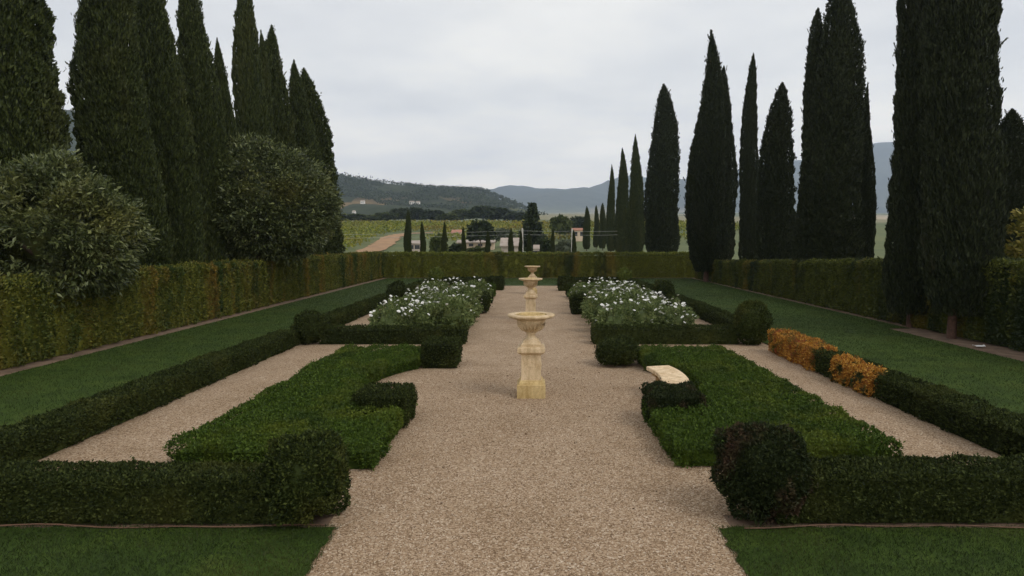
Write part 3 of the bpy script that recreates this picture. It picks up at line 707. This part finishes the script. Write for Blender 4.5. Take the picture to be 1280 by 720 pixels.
PROTO = {}
def proto(kind):
    if kind not in PROTO:
        if kind == 'dark': a = leafy_crown(1, 1, .9, 46, 42, .34, 311, cr=.40, aspect=.6).build('crown', M['tree_dark'])
        elif kind == 'mid': a = leafy_crown(1, 1, .85, 42, 42, .34, 312, cr=.42, aspect=.6).build('crown', M['tree_mid'])
        elif kind == 'olive': a = leafy_crown(1, 1, .8, 40, 40, .32, 313, cr=.45, aspect=.4).build('crown', M['olive'])
        elif kind == 'conifer':
            mb = MB(); r = rng_of(314)
            for t in range(13):
                z = -.9 + t * .145; R = .95 * (1 - t / 13.5) + .05; nb = 10
                for b in range(nb):
                    a = r.uniform(0, 2 * PI); rr_ = R * r.uniform(.75, 1.1)
                    s = r.uniform(.15, 1, 26)[:, None]
                    P = np.array([math.cos(a), math.sin(a), -.16])[None] * s * rr_ + [0, 0, z] + r.normal(0, .05, (26, 3))
                    D = norm(np.array([math.cos(a), math.sin(a), -.1])[None] + r.normal(0, .5, (26, 3)))
                    mb.leaves(P, D, .24, .10, r)
            mb.lathe([(.45, -.9), (.3, -.2), (.12, .5), (.01, .95)], 10)
            a = mb.build('crown', M['tree_dark'])
        b = limbed_trunk(1.0, .5, .07, 12).build('trunk', M['bark'])
        PROTO[kind] = (a.data, b.data); bpy.data.objects.remove(a); bpy.data.objects.remove(b)
    return PROTO[kind]
def tree(name, kind, label, px, Y, y_top, wpx, group=None, rz=0.0, bare=.15):
    """tree of a given top height and width, standing on the ground at distance Y"""
    X = (px - 664) / 800 * Y; z0 = float(hz(Y)); top = 2.7 + (302 - y_top) * Y / 800; H = top - z0; R = wpx / 2 * Y / 800
    e = empty(name, (X, Y, z0 - .05), label, 'tree' if 'bush' not in name else 'bush', group, rz)
    a, b = proto(kind)
    half = H * (1 - bare) / 2
    c = bpy.data.objects.new('crown', a); C.objects.link(c); c.parent = e; c.location = (0, 0, H * bare + half); c.scale = (R * .82, R * .82, half * .85 / (.95 if kind == 'conifer' else .9))
    t = bpy.data.objects.new('trunk', b); C.objects.link(t); t.parent = e; t.scale = (R * .6, R * .6, H * .6)
GV = 'trees beyond the vineyard'
r = rng_of(41)
far = [(424,268,26,'dark','low dark tree at the foot of the hill beside the left cypress'), (444,268,30,'mid','wide green tree under the tan field of the hill'), (462,270,24,'dark','low dark tree left of the paired dark trees'), (484,266,26,'mid','pale green tree just left of the stout young cypress'),
       (502,261,24,'dark','dark tall tree behind the stout young cypress'), (520,260,24,'dark','dark rounded tree between the first two young cypresses'), (539,263,30,'dark','darkest broad tree right of the second young cypress'), (560,268,24,'mid','small green tree behind the third young cypress'),
       (580,262,26,'mid','light green rounded tree above the vineyard centre'), (604,258,30,'dark','tallest dark tree above the round dark tree'), (624,260,28,'dark','dark tree adjoining the tallest one on its right'), (644,266,26,'dark','dark tree touching the conifer on its left')]
for i, (px, yt, w, kd, lb) in enumerate(far):
    tree('field_tree', kd, lb, px, 268 + (i * 7) % 15, yt - 1, w * 1.25, GV, i * 1.3, .06)
tree('conifer_tree', 'conifer', 'dark pointed conifer beside the concrete pole', 665, 100, 249, 54, None, .5, .05)
tree('round_tree', 'dark', 'round dark tree in the middle of the valley, above the low wall', 601, 112, 274, 34, None, 1.0, .2)
tree('olive_tree', 'olive', 'pale olive tree between the round dark tree and the conifer', 630, 125, 284, 30, None, 2.0, .15)
tree('valley_bush', 'mid', 'dark green bush behind the third young cypress', 549, 78, 291, 26, 'bushes behind the back hedge', 2.5, .0)
tree('valley_bush', 'dark', 'low dark bush right of the third young cypress', 570, 80, 303, 24, 'bushes behind the back hedge', 1.5, .0)
tree('valley_bush', 'mid', 'low green bush below the long low wall', 597, 84, 307, 28, 'bushes behind the back hedge', .5, .0)
tree('valley_bush', 'dark', 'dark bush at the foot of the conifer', 680, 82, 296, 22, 'bushes behind the back hedge', 3.5, .0)
tree('valley_bush', 'olive', 'grey-green rounded bush before the cream house', 704, 82, 298, 26, 'bushes behind the back hedge', 4.5, .0)
tree('field_tree', 'mid', 'green tree right of the conifer at the valley edge', 700, 150, 268, 26, 'trees near the cream house', .7, .1)
tree('field_tree', 'dark', 'dark tree behind the cream house', 724, 185, 270, 26, 'trees near the cream house', .2, .1)
tree('field_tree', 'dark', 'low dark tree between the conifer and the cream house', 711, 165, 276, 22, 'trees near the cream house', 2.2, .1)

# vineyard: leafy rows that read as one mass
r = rng_of(61); Ps = []
for y in np.arange(84, 259, 2.5):
    for (x0, x1) in (((-120, float(np.interp(y, [88,112,140,165,178], [-29.5,-31.5,-35.5,-38.8,-39])) ) if y < 187 else (-120, 75)),):
        n = int((x1 - x0) * 3.0); x = r.uniform(x0, x1, n)
        Ps.append(np.stack([x, y + r.normal(0, .25, n), hz(y) + r.uniform(.25, 1.45, n)], 1))
for y in np.arange(150, 183, 2.5):
    n = int(60 * 2.6); x = r.uniform(-26, 40, n); Ps.append(np.stack([x, y + r.normal(0, .25, n), hz(y) + r.uniform(.2, 1.0, n)], 1))
P = np.concatenate(Ps)
tag(MB().leaves(P, norm(r.normal(size=P.shape)), r.uniform(.5, .9, len(P)), r.uniform(.4, .7, len(P)), r).build('vineyard', M['vine']), 'yellow-green vineyard rows on the slope beyond the back hedge', 'vineyard', kind='stuff')

# ------------------------------------------------------------------ houses far off
def house(label, px, Y, wpx, y_eave, y_ridge, wall, roof, depth=5.0, rz=0.0, z=None, windows=2, ridge_x=True, name='farmhouse', group='buildings in the valley', zb=None):
    w = wpx * Y / 800; z0 = float(hz(Y)) if zb is None else zb; he = 2.7 + (302 - y_eave) * Y / 800 - z0; hr_ = 2.7 + (302 - y_ridge) * Y / 800 - z0
    e = empty(name, ((px - 664) / 800 * Y, Y, z0), label, 'building', group, rz)
    a, d = w / 2, depth / 2
    mb = MB()
    if ridge_x:
        V = [(-a,-d,-.5),(a,-d,-.5),(a,d,-.5),(-a,d,-.5),(-a,-d,he),(a,-d,he),(a,d,he),(-a,d,he),(-a,0,hr_),(a,0,hr_)]
        mb.add(V, [(0,1,5,4),(2,3,7,6)]); mb.add(V, [(1,2,6,9,5),(3,0,4,8,7)])
    else:
        V = [(-a,-d,-.5),(a,-d,-.5),(a,d,-.5),(-a,d,-.5),(-a,-d,he),(a,-d,he),(a,d,he),(-a,d,he),(0,-d,hr_),(0,d,hr_)]
        mb.add(V, [(1,2,6,5),(3,0,4,7)]); mb.add(V, [(0,1,5,8,4),(2,3,7,9,6)])
    mb.build('wall', wall, e)
    ov = min(.25, w * .08); t = min(.14, w * .06); rb = MB()
    if ridge_x:
        for s in (-1, 1):
            V = [(-a-ov, s*(d+ov), he-.12), (a+ov, s*(d+ov), he-.12), (a+ov, 0, hr_+.02), (-a-ov, 0, hr_+.02)]
            V = V + [(x, y, zz + t) for x, y, zz in V]; rb.add(V, [(0,1,2,3),(4,5,6,7),(0,1,5,4),(1,2,6,5),(2,3,7,6),(3,0,4,7)])
    else:
        for s in (-1, 1):
            V = [(s*(a+ov), -d-ov, he-.12), (s*(a+ov), d+ov, he-.12), (0, d+ov, hr_+.02), (0, -d-ov, hr_+.02)]
            V = V + [(x, y, zz + t) for x, y, zz in V]; rb.add(V, [(0,1,2,3),(4,5,6,7),(0,1,5,4),(1,2,6,5),(2,3,7,6),(3,0,4,7)])
    rb.build('roof', roof, e)
    for k in range(windows):
        x = -a + w * (k + .5) / windows
        MB().box(x - .4, x + .4, -d - .03, -d + .1, he * .42, he * .42 + min(1.0, he * .4)).build('window', M['glass'], e)
house('pale pink cottage between the two leftmost young cypresses', 521, 105, 15, 304, 301.5, M['wall_pink'], M['roof_pale'], 4)
house('long low cream building behind the fourth young cypress', 596, 118, 44, 303, 301, M['wall_cream'], M['roof_pale'], 4, windows=4)
house('pale shed with a faded sloping roof left of the concrete pole', 640, 96, 24, 307, 298.5, M['wall_pink'], M['roof_pale'], 6, windows=1)
house('tiny pale-roofed hut right of the concrete pole', 670.5, 76, 7.0, 310, 306.5, M['wall_pink'], M['roof_pale'], 1.0, windows=1)
house('cream house with a flat front behind the rightmost young cypress', 722, 150, 15, 288, 286, M['wall_cream'], M['roof'], 6, windows=2)
house('small salmon-roofed barn in the vineyard', 572, 168, 11, 291, 288, M['wall_cream'], M['roof'], 6, windows=1)
GH = 'white houses on the hillside'
for (px, Y, w, ye, yr, lb) in ((455, 640, 4.5, 253.5, 251.5, 'lone white house low on the hill, leftmost'), (516, 660, 5.5, 253.6, 251.6, 'white house on the hillside, left of a pair'), (523.5, 665, 4.5, 254.2, 252.4, 'white house on the hillside, right of a pair'), (444, 480, 3.0, 266, 264.5, 'tiny white house beside the tan field under the hill')):
    best = 1e9
    for yy in np.arange(525, 990, 3.0):
        zz = float(hill_z(np.array([(px - 664) / 800 * yy]), np.array([yy]))[0]); er = abs(302 - (zz - 2.7) * 800 / yy - (ye + 2))
        if er < best: best, Y, zb = er, yy, zz
    house(lb, px, Y, w, 302 - (zb + 2.8 - 2.7) * 800 / Y, 302 - (zb + 4.2 - 2.7) * 800 / Y, M['white'], M['roof_pale'], 6, windows=2, group=GH, zb=zb - .5)

# poles and wires
GP = 'concrete poles behind the back hedge'
poles = [(418, 71, 291, 'pale pole at the left end of the wires by the last left cypress'), (653, 71, 286, 'pale concrete pole in front of the conifer'), (715, 71, 286.5, 'pale pole beside the cream house')]
tops = []
for (px, Y, yt, lb) in poles:
    X = (px - 664) / 800 * Y; H = 2.7 + (302 - yt) * Y / 800 - float(hz(Y)); e = empty('concrete_pole', (X, Y, float(hz(Y))), lb, 'pole', GP)
    MB().tube([(0,0,-.2), (0,0,H)], [.13,.10], 10).build('shaft', M['pole'], e, smooth=True); MB().tube([(0,0,H-.02), (0,0,H+.05)], [.11,.03], 10).build('cap', M['pole'], e)
    tops.append((X, Y, float(hz(Y)) + H))
tops.append((9.5, 71, tops[-1][2]))
for dz, lb in ((.22, 'upper pale wire strung between the poles behind the back hedge'), (.62, 'lower pale wire strung between the poles behind the back hedge')):
    pts = []
    for a, b in zip(tops[:-1], tops[1:]):
        for k in range(8):
            t = k / 8; pts.append((a[0]+(b[0]-a[0])*t, 71 - .12, a[2]+(b[2]-a[2])*t - dz - .06 * 4 * t * (1-t)))
    pts.append((tops[-1][0], 70.88, tops[-1][2] - dz))
    tag(MB().tube(pts, .010, 5).build('overhead_wire', M['wire']), lb, 'wire', 'wires behind the back hedge')

# ------------------------------------------------------------------ urns
def make_urn():
    e = empty('stone_urn', (0,0,0), '', 'urn')
    MB().square([(.246,-.02),(.247,.222),(.243,.228),(.222,.232),(.218,.25),(.196,.285),(.19,.30)]).build('plinth', M['stone_yellow'], e)
    MB().square([(.178,.30),(.172,.36),(.168,.745)]).build('shaft', M['stone'], e)
    for s in range(4):                                           # carved rosette panel on each face
        mb = MB()
        for k in range(8):
            a = 2 * PI * k / 8; R1 = .062 if k % 2 == 0 else .034
            a2 = a + PI / 8; a0 = a - PI / 8
            V = [(0,-.186,.545), (.024*math.cos(a0),-.181,.545+.024*math.sin(a0)), (R1*math.cos(a),-.176,.545+R1*math.sin(a)), (.024*math.cos(a2),-.181,.545+.024*math.sin(a2))]
            mb.add(V, [(0,1,2,3)])
            mb.tube([(.085*math.cos(a),-.171,.545+.085*math.sin(a)), (.085*math.cos(a+PI/4),-.171,.545+.085*math.sin(a+PI/4))], .005, 5)
        o = mb.build('rosette', M['stone'], e); o.rotation_euler = (0, 0, s * PI / 2)
    MB().square([(.172,.745),(.20,.765),(.235,.785),(.238,.80),(.236,.865),(.225,.878),(.18,.885)]).build('cap', M['stone'], e)
    MB().square([(.172,.885),(.174,.925),(.150,.945),(.138,.985),(.130,.992)]).build('foot', M['stone'], e)
    MB().lathe([(.118,.99),(.122,1.0),(.100,1.02),(.074,1.045),(.068,1.08),(.085,1.10),(.090,1.115),(.075,1.13)], 40).build('stem', M['stone'], e, smooth=True)
    bw = MB(); prof = [(.07,1.12),(.105,1.135),(.165,1.17),(.215,1.225),(.240,1.285),(.250,1.335),(.262,1.35)]; bw.lathe(prof, 48)
    n = 24                                                       # gadroons around the lower bowl
    for k in range(n):
        a = 2 * PI * k / n
        bw.tube([((r_+.004)*math.cos(a), (r_+.004)*math.sin(a), z_) for r_, z_ in prof[1:5]], [.010,.018,.022,.012], 6)
    bw.build('bowl', M['stone'], e, smooth=True)
    MB().lathe([(.258,1.345),(.30,1.362),(.36,1.375),(.402,1.39),(.414,1.405),(.414,1.425),(.404,1.438),(.35,1.442),(.29,1.436),(.278,1.43)], 56).build('rim', M['stone'], e, smooth=True)
    MB().lathe([(.279,1.432),(.262,1.41),(.245,1.36),(.20,1.31),(.10,1.28),(.004,1.27)], 48).build('basin', M['stone_yellow'], e, smooth=True)
    MB().lathe([(.235,1.39),(.243,1.432),(.232,1.445),(.222,1.44),(.215,1.39)], 48).build('basin_ring', M['stone_yellow'], e, smooth=True)
    return e
u = make_urn(); u2 = copy_tree(u); u3 = copy_tree(u)
for o, (x, y), lb in ((u, (0, 11.3), 'nearest sandstone urn on a square pedestal, fully visible on the gravel path'), (u2, (-.02, 22.2), 'middle sandstone urn on the path, its pedestal hidden behind the nearest urn'), (u3, (.06, 33.4), 'farthest and smallest-looking sandstone urn on the path, before the back lawn')):
    o.location = (x, y, 0); tag(o, lb, 'urn', 'sandstone urns in line on the gravel path')

# curved bench
e = empty('stone_bench', (0,0,0), 'curved pale stone bench set in the round bay of the right bed', 'bench')
def arc_slab(cx, cy, r0, r1, a0, a1, z0, z1, n=18, bev=.012):
    V = []; F = []
    sec = [(r0+bev, z0), (r0, z0+bev), (r0, z1-bev), (r0+bev, z1), (r1-bev, z1), (r1, z1-bev), (r1, z0+bev), (r1-bev, z0)]
    for i in range(n + 1):
        a = math.radians(a0 + (a1 - a0) * i / n)
        for rr_, zz in sec: V.append((cx + rr_*math.cos(a), cy + rr_*math.sin(a), zz))
    k = len(sec)
    for i in range(n):
        for j in range(k):
            F.append((i*k+j, i*k+(j+1) % k, (i+1)*k+(j+1) % k, (i+1)*k+j))
    mb = MB().add(V, F); mb.add(V, [tuple(range(k))[::-1], tuple(n*k+j for j in range(k))])
    return mb
arc_slab(-.38, 10.95, 2.55, 3.0, -15, 15, .375, .45).build('seat', M['bench'], e)
for a in (-10, 10):
    mb = arc_slab(-.38, 10.95, 2.62, 2.93, a-2.0, a+2.0, .0, .06, 4); mb2 = arc_slab(-.38, 10.95, 2.66, 2.89, a-1.5, a+1.5, .06, .31, 4)
    mb3 = arc_slab(-.38, 10.95, 2.60, 2.95, a-2.0, a+2.0, .31, .374, 4)
    for q in (mb2, mb3):
        off = mb.n; mb.V += q.V; mb.F += [(F + off, m) for F, m in q.F]; mb.n += q.n
    mb.build('leg', M['bench_leg'], e)

# ------------------------------------------------------------------ white roses
def flower_mb(seed):
    r = rng_of(seed); mb = MB()
    for ring, (n, R, lift) in enumerate(((6, .046, .2), (5, .032, .65), (3, .016, 1.3))):
        for k in range(n):
            a = 2 * PI * k / n + ring * .5 + r.uniform(-.15, .15); c, s = math.cos(a), math.sin(a); w = R * .62
            rr_ = R * r.uniform(.85, 1.15)
            V = [(0,0,0), (c*rr_*.6 - s*w, s*rr_*.6 + c*w, rr_*lift*.5), (c*rr_, s*rr_, rr_*lift), (c*rr_*.6 + s*w, s*rr_*.6 - c*w, rr_*lift*.5)]
            mb.add(V, [(0,1,2,3)])
    return mb
FM = []
for s in range(3):
    o = flower_mb(70 + s).build('flower', M['petal'], smooth=False); FM.append(o.data); bpy.data.objects.remove(o)
BM = []
for s in range(4):
    r = rng_of(80 + s)
    o = leafy_crown(.52, .52, .40, 60, 34, .085, 400 + s, cr=.34, aspect=.5, core=.55, low=-.9).build('foliage', M['rose'])
    mb = MB()
    for k in range(7):
        a = r.uniform(0, 2 * PI); l = r.uniform(.2, .42)
        mb.tube([(0,0,-.02), (l*.4*math.cos(a), l*.4*math.sin(a), .3), (l*math.cos(a), l*math.sin(a), r.uniform(.6, .95))], [.014,.01,.005], 5)
    t = mb.build('stem', M['stem'])
    BM.append((o.data, t.data)); bpy.data.objects.remove(o); bpy.data.objects.remove(t)
r = rng_of(91)
for side, sx in (('left', -1), ('right', 1)):
    for iy in range(8):
        for ix in range(3):
            x = sx * (2.28 + ix * .85 + r.uniform(-.12, .12)); y = 18.1 + iy * 1.24 + r.uniform(-.18, .18)
            if ix == 0 and 23.4 < y < 25.0: continue
            e = empty('rose_bush', (x, y, 0), 'bushy white-flowering rose in the bed %s of the path' % side, 'rose bush', 'white rose bushes in the %s bed' % side, r.uniform(0, 6.28))
            f_, s_ = BM[int(r.integers(4))]; hs = r.uniform(1.0, 1.32)
            o = bpy.data.objects.new('foliage', f_); C.objects.link(o); o.parent = e; o.location = (0, 0, .45 * hs); o.scale = (1.05, 1.05, hs)
            o = bpy.data.objects.new('stem', s_); C.objects.link(o); o.parent = e; o.scale = (1, 1, hs)
            nf = int(r.integers(9, 36)) if ix else int(r.integers(4, 17))
            for k in range(nf):
                d = norm(r.normal(size=(1, 3)) * [1, 1, .6] + [0, -.15, .75])[0]
                o = bpy.data.objects.new('flower', FM[k % 3]); C.objects.link(o); o.parent = e
                q = r.uniform(1.0, 1.3)
                o.location = (d[0]*.52*q, d[1]*.52*q, .45*hs + max(d[2], -.1)*.44*hs*q + .03)
                o.rotation_euler = (r.uniform(-.7, .7), r.uniform(-.7, .7), r.uniform(0, 6)); s = r.uniform(.8, 1.4); o.scale = (s, s, s)

# ------------------------------------------------------------------ ground detail
r = rng_of(95)
def blades(name, rects, dens, L, label, seed):
    r = rng_of(seed); Ps = []
    for (x0, x1, y0, y1) in rects:
        n = int((x1-x0)*(y1-y0)*dens); Ps.append(np.stack([r.uniform(x0, x1, n), r.uniform(y0, y1, n), np.full(n, .012)], 1))
    P = np.concatenate(Ps); D = norm(r.normal(size=P.shape) * [.6, .6, .1] + [0, 0, 1]); LL = L * r.uniform(.6, 1.3, len(P))
    tag(MB().leaves(P, D, LL, LL * .14, r).build(name, M['grass']), label, 'grass', kind='stuff')
blades('lawn_grass', [(-5.8,-1.80,3.6,6.07), (1.72,5.8,3.6,6.07)], 4200, .036, 'short mown grass of the two foreground lawn strips', 96)
blades('side_grass', [(-10.62,-6.6,6.1,47.2), (6.5,11.06,6.1,20), (6.5,11.78,20,47.2), (-6.6,6.5,40.0,47.2)], 480, .055, 'mown grass of the long lawns beside the hedges', 97)
n = 60000
P = np.stack([r.uniform(-2.4, 2.4, n), r.uniform(4.2, 13.5, n), np.full(n, -.004)], 1); P = P[(np.abs(P[:, 0] + .03) < 1.78) | (P[:, 1] > 6.9)]; n = len(P)
S = r.uniform(.004, .0095, (n, 1)); a = r.uniform(0, 2*PI, n)
ring = []
for k in range(4):
    q = a + k * PI / 2; ring.append(P + np.stack([np.cos(q), np.sin(q), 0*q], 1) * S * r.uniform(.7, 1.3, (n, 1)))
V = np.stack(ring + [P + np.stack([0*a, 0*a, S[:, 0] * 1.0], 1) + r.normal(0, .002, (n, 3))], 1).reshape(-1, 3); b5 = np.arange(n)[:, None] * 5
F = np.concatenate([b5 + np.array([[0,1,4]]), b5 + np.array([[1,2,4]]), b5 + np.array([[2,3,4]]), b5 + np.array([[3,0,4]])])
tag(MB().add(V, F).build('loose_gravel', M['pebble']), 'loose tan stones of the gravel path', 'gravel', kind='stuff')
for xs_, lb in (((-6.8, -1.95), 'thin brown drip hose along the foot of the left front hedge'), ((2.0, 6.8), 'thin brown drip hose along the foot of the right front hedge')):
    x = np.linspace(xs_[0], xs_[1], 24); pts = [(q, 6.03 + .02 * math.sin(q * 2.3) + .02 * math.sin(q * 5.1), .016 + .010 * abs(math.sin(q * 1.7))) for q in x]
    tag(MB().tube(pts, .007, 6).build('drip_hose', M['hose']), lb, 'hose', 'drip hoses along the front hedges')
mb = MB(); V = []; 
for i in range(4):
    for j in range(4): V.append((-.13 + i*.085 + r.normal(0,.02), -.08 + j*.055 + r.normal(0,.02), .02 + abs(r.normal(0,.035))))
mb.add(V, [(i*4+j, (i+1)*4+j, (i+1)*4+j+1, i*4+j+1) for i in range(3) for j in range(3)])
tag(mb.build('paper_scrap', M['paper'], loc=(11.45, 16.4, .01)), 'crumpled white scrap on the soil at the foot of the right hedge', 'litter')
# fallen leaves on the gravel
n = 140; P = np.stack([r.uniform(-1.7, 1.7, n), r.uniform(4.6, 16, n), np.full(n, .012)], 1)
tag(MB().leaves(P, norm(r.normal(size=P.shape) * [1, 1, .15]), r.uniform(.02, .045, n), r.uniform(.012, .025, n), r).build('fallen_leaves', plain('dry brown leaf', (.10,.055,.03), .9)), 'dry brown leaf litter sprinkled over the gravel path', 'leaves', kind='stuff')

# ------------------------------------------------------------------ haze
hm = bpy.data.materials.new('valley haze'); hm.use_nodes = True; nt = hm.node_tree; nt.nodes.clear()
out = nt.nodes.new('ShaderNodeOutputMaterial'); v = nt.nodes.new('ShaderNodeVolumePrincipled')
v.inputs['Color'].default_value = (.66,.79,1.0,1); v.inputs['Density'].default_value = .00021; v.inputs['Anisotropy'].default_value = .3
nt.links.new(v.outputs[0], out.inputs['Volume'])
tag(MB().box(-6200, 6200, -300, 6100, -1.5, 780).build('haze', hm), 'thin pale haze over the valley', 'haze', kind='stuff')

# ------------------------------------------------------------------ light
SUN_EL, SUN_AZ = math.radians(48), math.radians(125)      # azimuth from +Y (north) towards +X (east)
w = bpy.data.worlds.new('World'); scene.world = w; w.use_nodes = True; nt = w.node_tree
bg = nt.nodes['Background']; bg.inputs['Strength'].default_value = .1
sky = nt.nodes.new('ShaderNodeTexSky'); sky.sky_type = 'NISHITA'; sky.sun_disc = False; sky.sun_elevation = SUN_EL; sky.sun_rotation = SUN_AZ
sky.air_density = 1; sky.dust_density = 2
tc = nt.nodes.new('ShaderNodeTexCoord'); sp = nt.nodes.new('ShaderNodeSeparateXYZ'); nt.links.new(tc.outputs['Generated'], sp.inputs[0])
def mth(op, a, b=None, clamp=False):
    n = nt.nodes.new('ShaderNodeMath'); n.operation = op; n.use_clamp = clamp
    for i, q in enumerate((a, b)):
        if q is None: continue
        if hasattr(q, 'is_linked'): nt.links.new(q, n.inputs[i])
        else: n.inputs[i].default_value = q
    return n.outputs[0]
den = mth('ADD', mth('MAXIMUM', sp.outputs[2], 0.0), .12)
cb = nt.nodes.new('ShaderNodeCombineXYZ'); nt.links.new(mth('DIVIDE', sp.outputs[0], den), cb.inputs[0]); nt.links.new(mth('DIVIDE', sp.outputs[1], den), cb.inputs[1])
cl = noise(nt, .75, cb.outputs[0], detail=5, rough=.5)
cr = ramp(nt, [(.34, (.78,.80,.85)), (.47, (.94,.95,.97)), (.56, (1.06,1.055,1.04)), (.68, (1.20,1.19,1.17))]); nt.links.new(cl, cr.inputs[0])
hzn = ramp(nt, [(.0, (22.,19.5,16.4)), (.10, (17.0,15.6,13.8)), (.20, (12.4,11.9,11.0)), (.36, (10.2,10.0,9.6)), (.7, (8.4,8.3,8.2))]); nt.links.new(sp.outputs[2], hzn.inputs[0])
col = mixc(nt, 1.0, hzn.outputs[0], cr.outputs[0], 'MULTIPLY')
col = mixc(nt, .93, sky.outputs[0], col)
nt.links.new(col, bg.inputs['Color'])
sl = bpy.data.lights.new('sun', 'SUN'); sl.energy = 1.2; sl.angle = math.radians(25); sl.color = (1, .95, .88)
so = bpy.data.objects.new('sun', sl); C.objects.link(so); so.location = (30, -20, 40)
from mathutils import Vector
dirv = Vector((math.sin(SUN_AZ) * math.cos(SUN_EL), math.cos(SUN_AZ) * math.cos(SUN_EL), math.sin(SUN_EL)))
so.rotation_euler = dirv.to_track_quat('Z', 'Y').to_euler()

# ------------------------------------------------------------------ camera
cd = bpy.data.cameras.new('camera'); cam = bpy.data.objects.new('camera', cd); C.objects.link(cam); scene.camera = cam
cd.sensor_width = 36; cd.lens = 800 / 1280 * 36; cd.clip_end = 20000; cd.clip_start = .05
cd.shift_x = -24 / 1280
cam.location = (0, .17, 2.7); cam.rotation_euler = (PI / 2 - math.atan(58 / 800), 0, 0)

vs = scene.view_settings; vs.view_transform = 'Standard'; vs.look = 'None'; vs.exposure = 0; vs.gamma = 1; vs.use_curve_mapping = False
scene.cycles.max_bounces = 6; scene.cycles.diffuse_bounces = 3; scene.cycles.volume_bounces = 1; scene.cycles.transmission_bounces = 3
scene.cycles.use_denoising = True
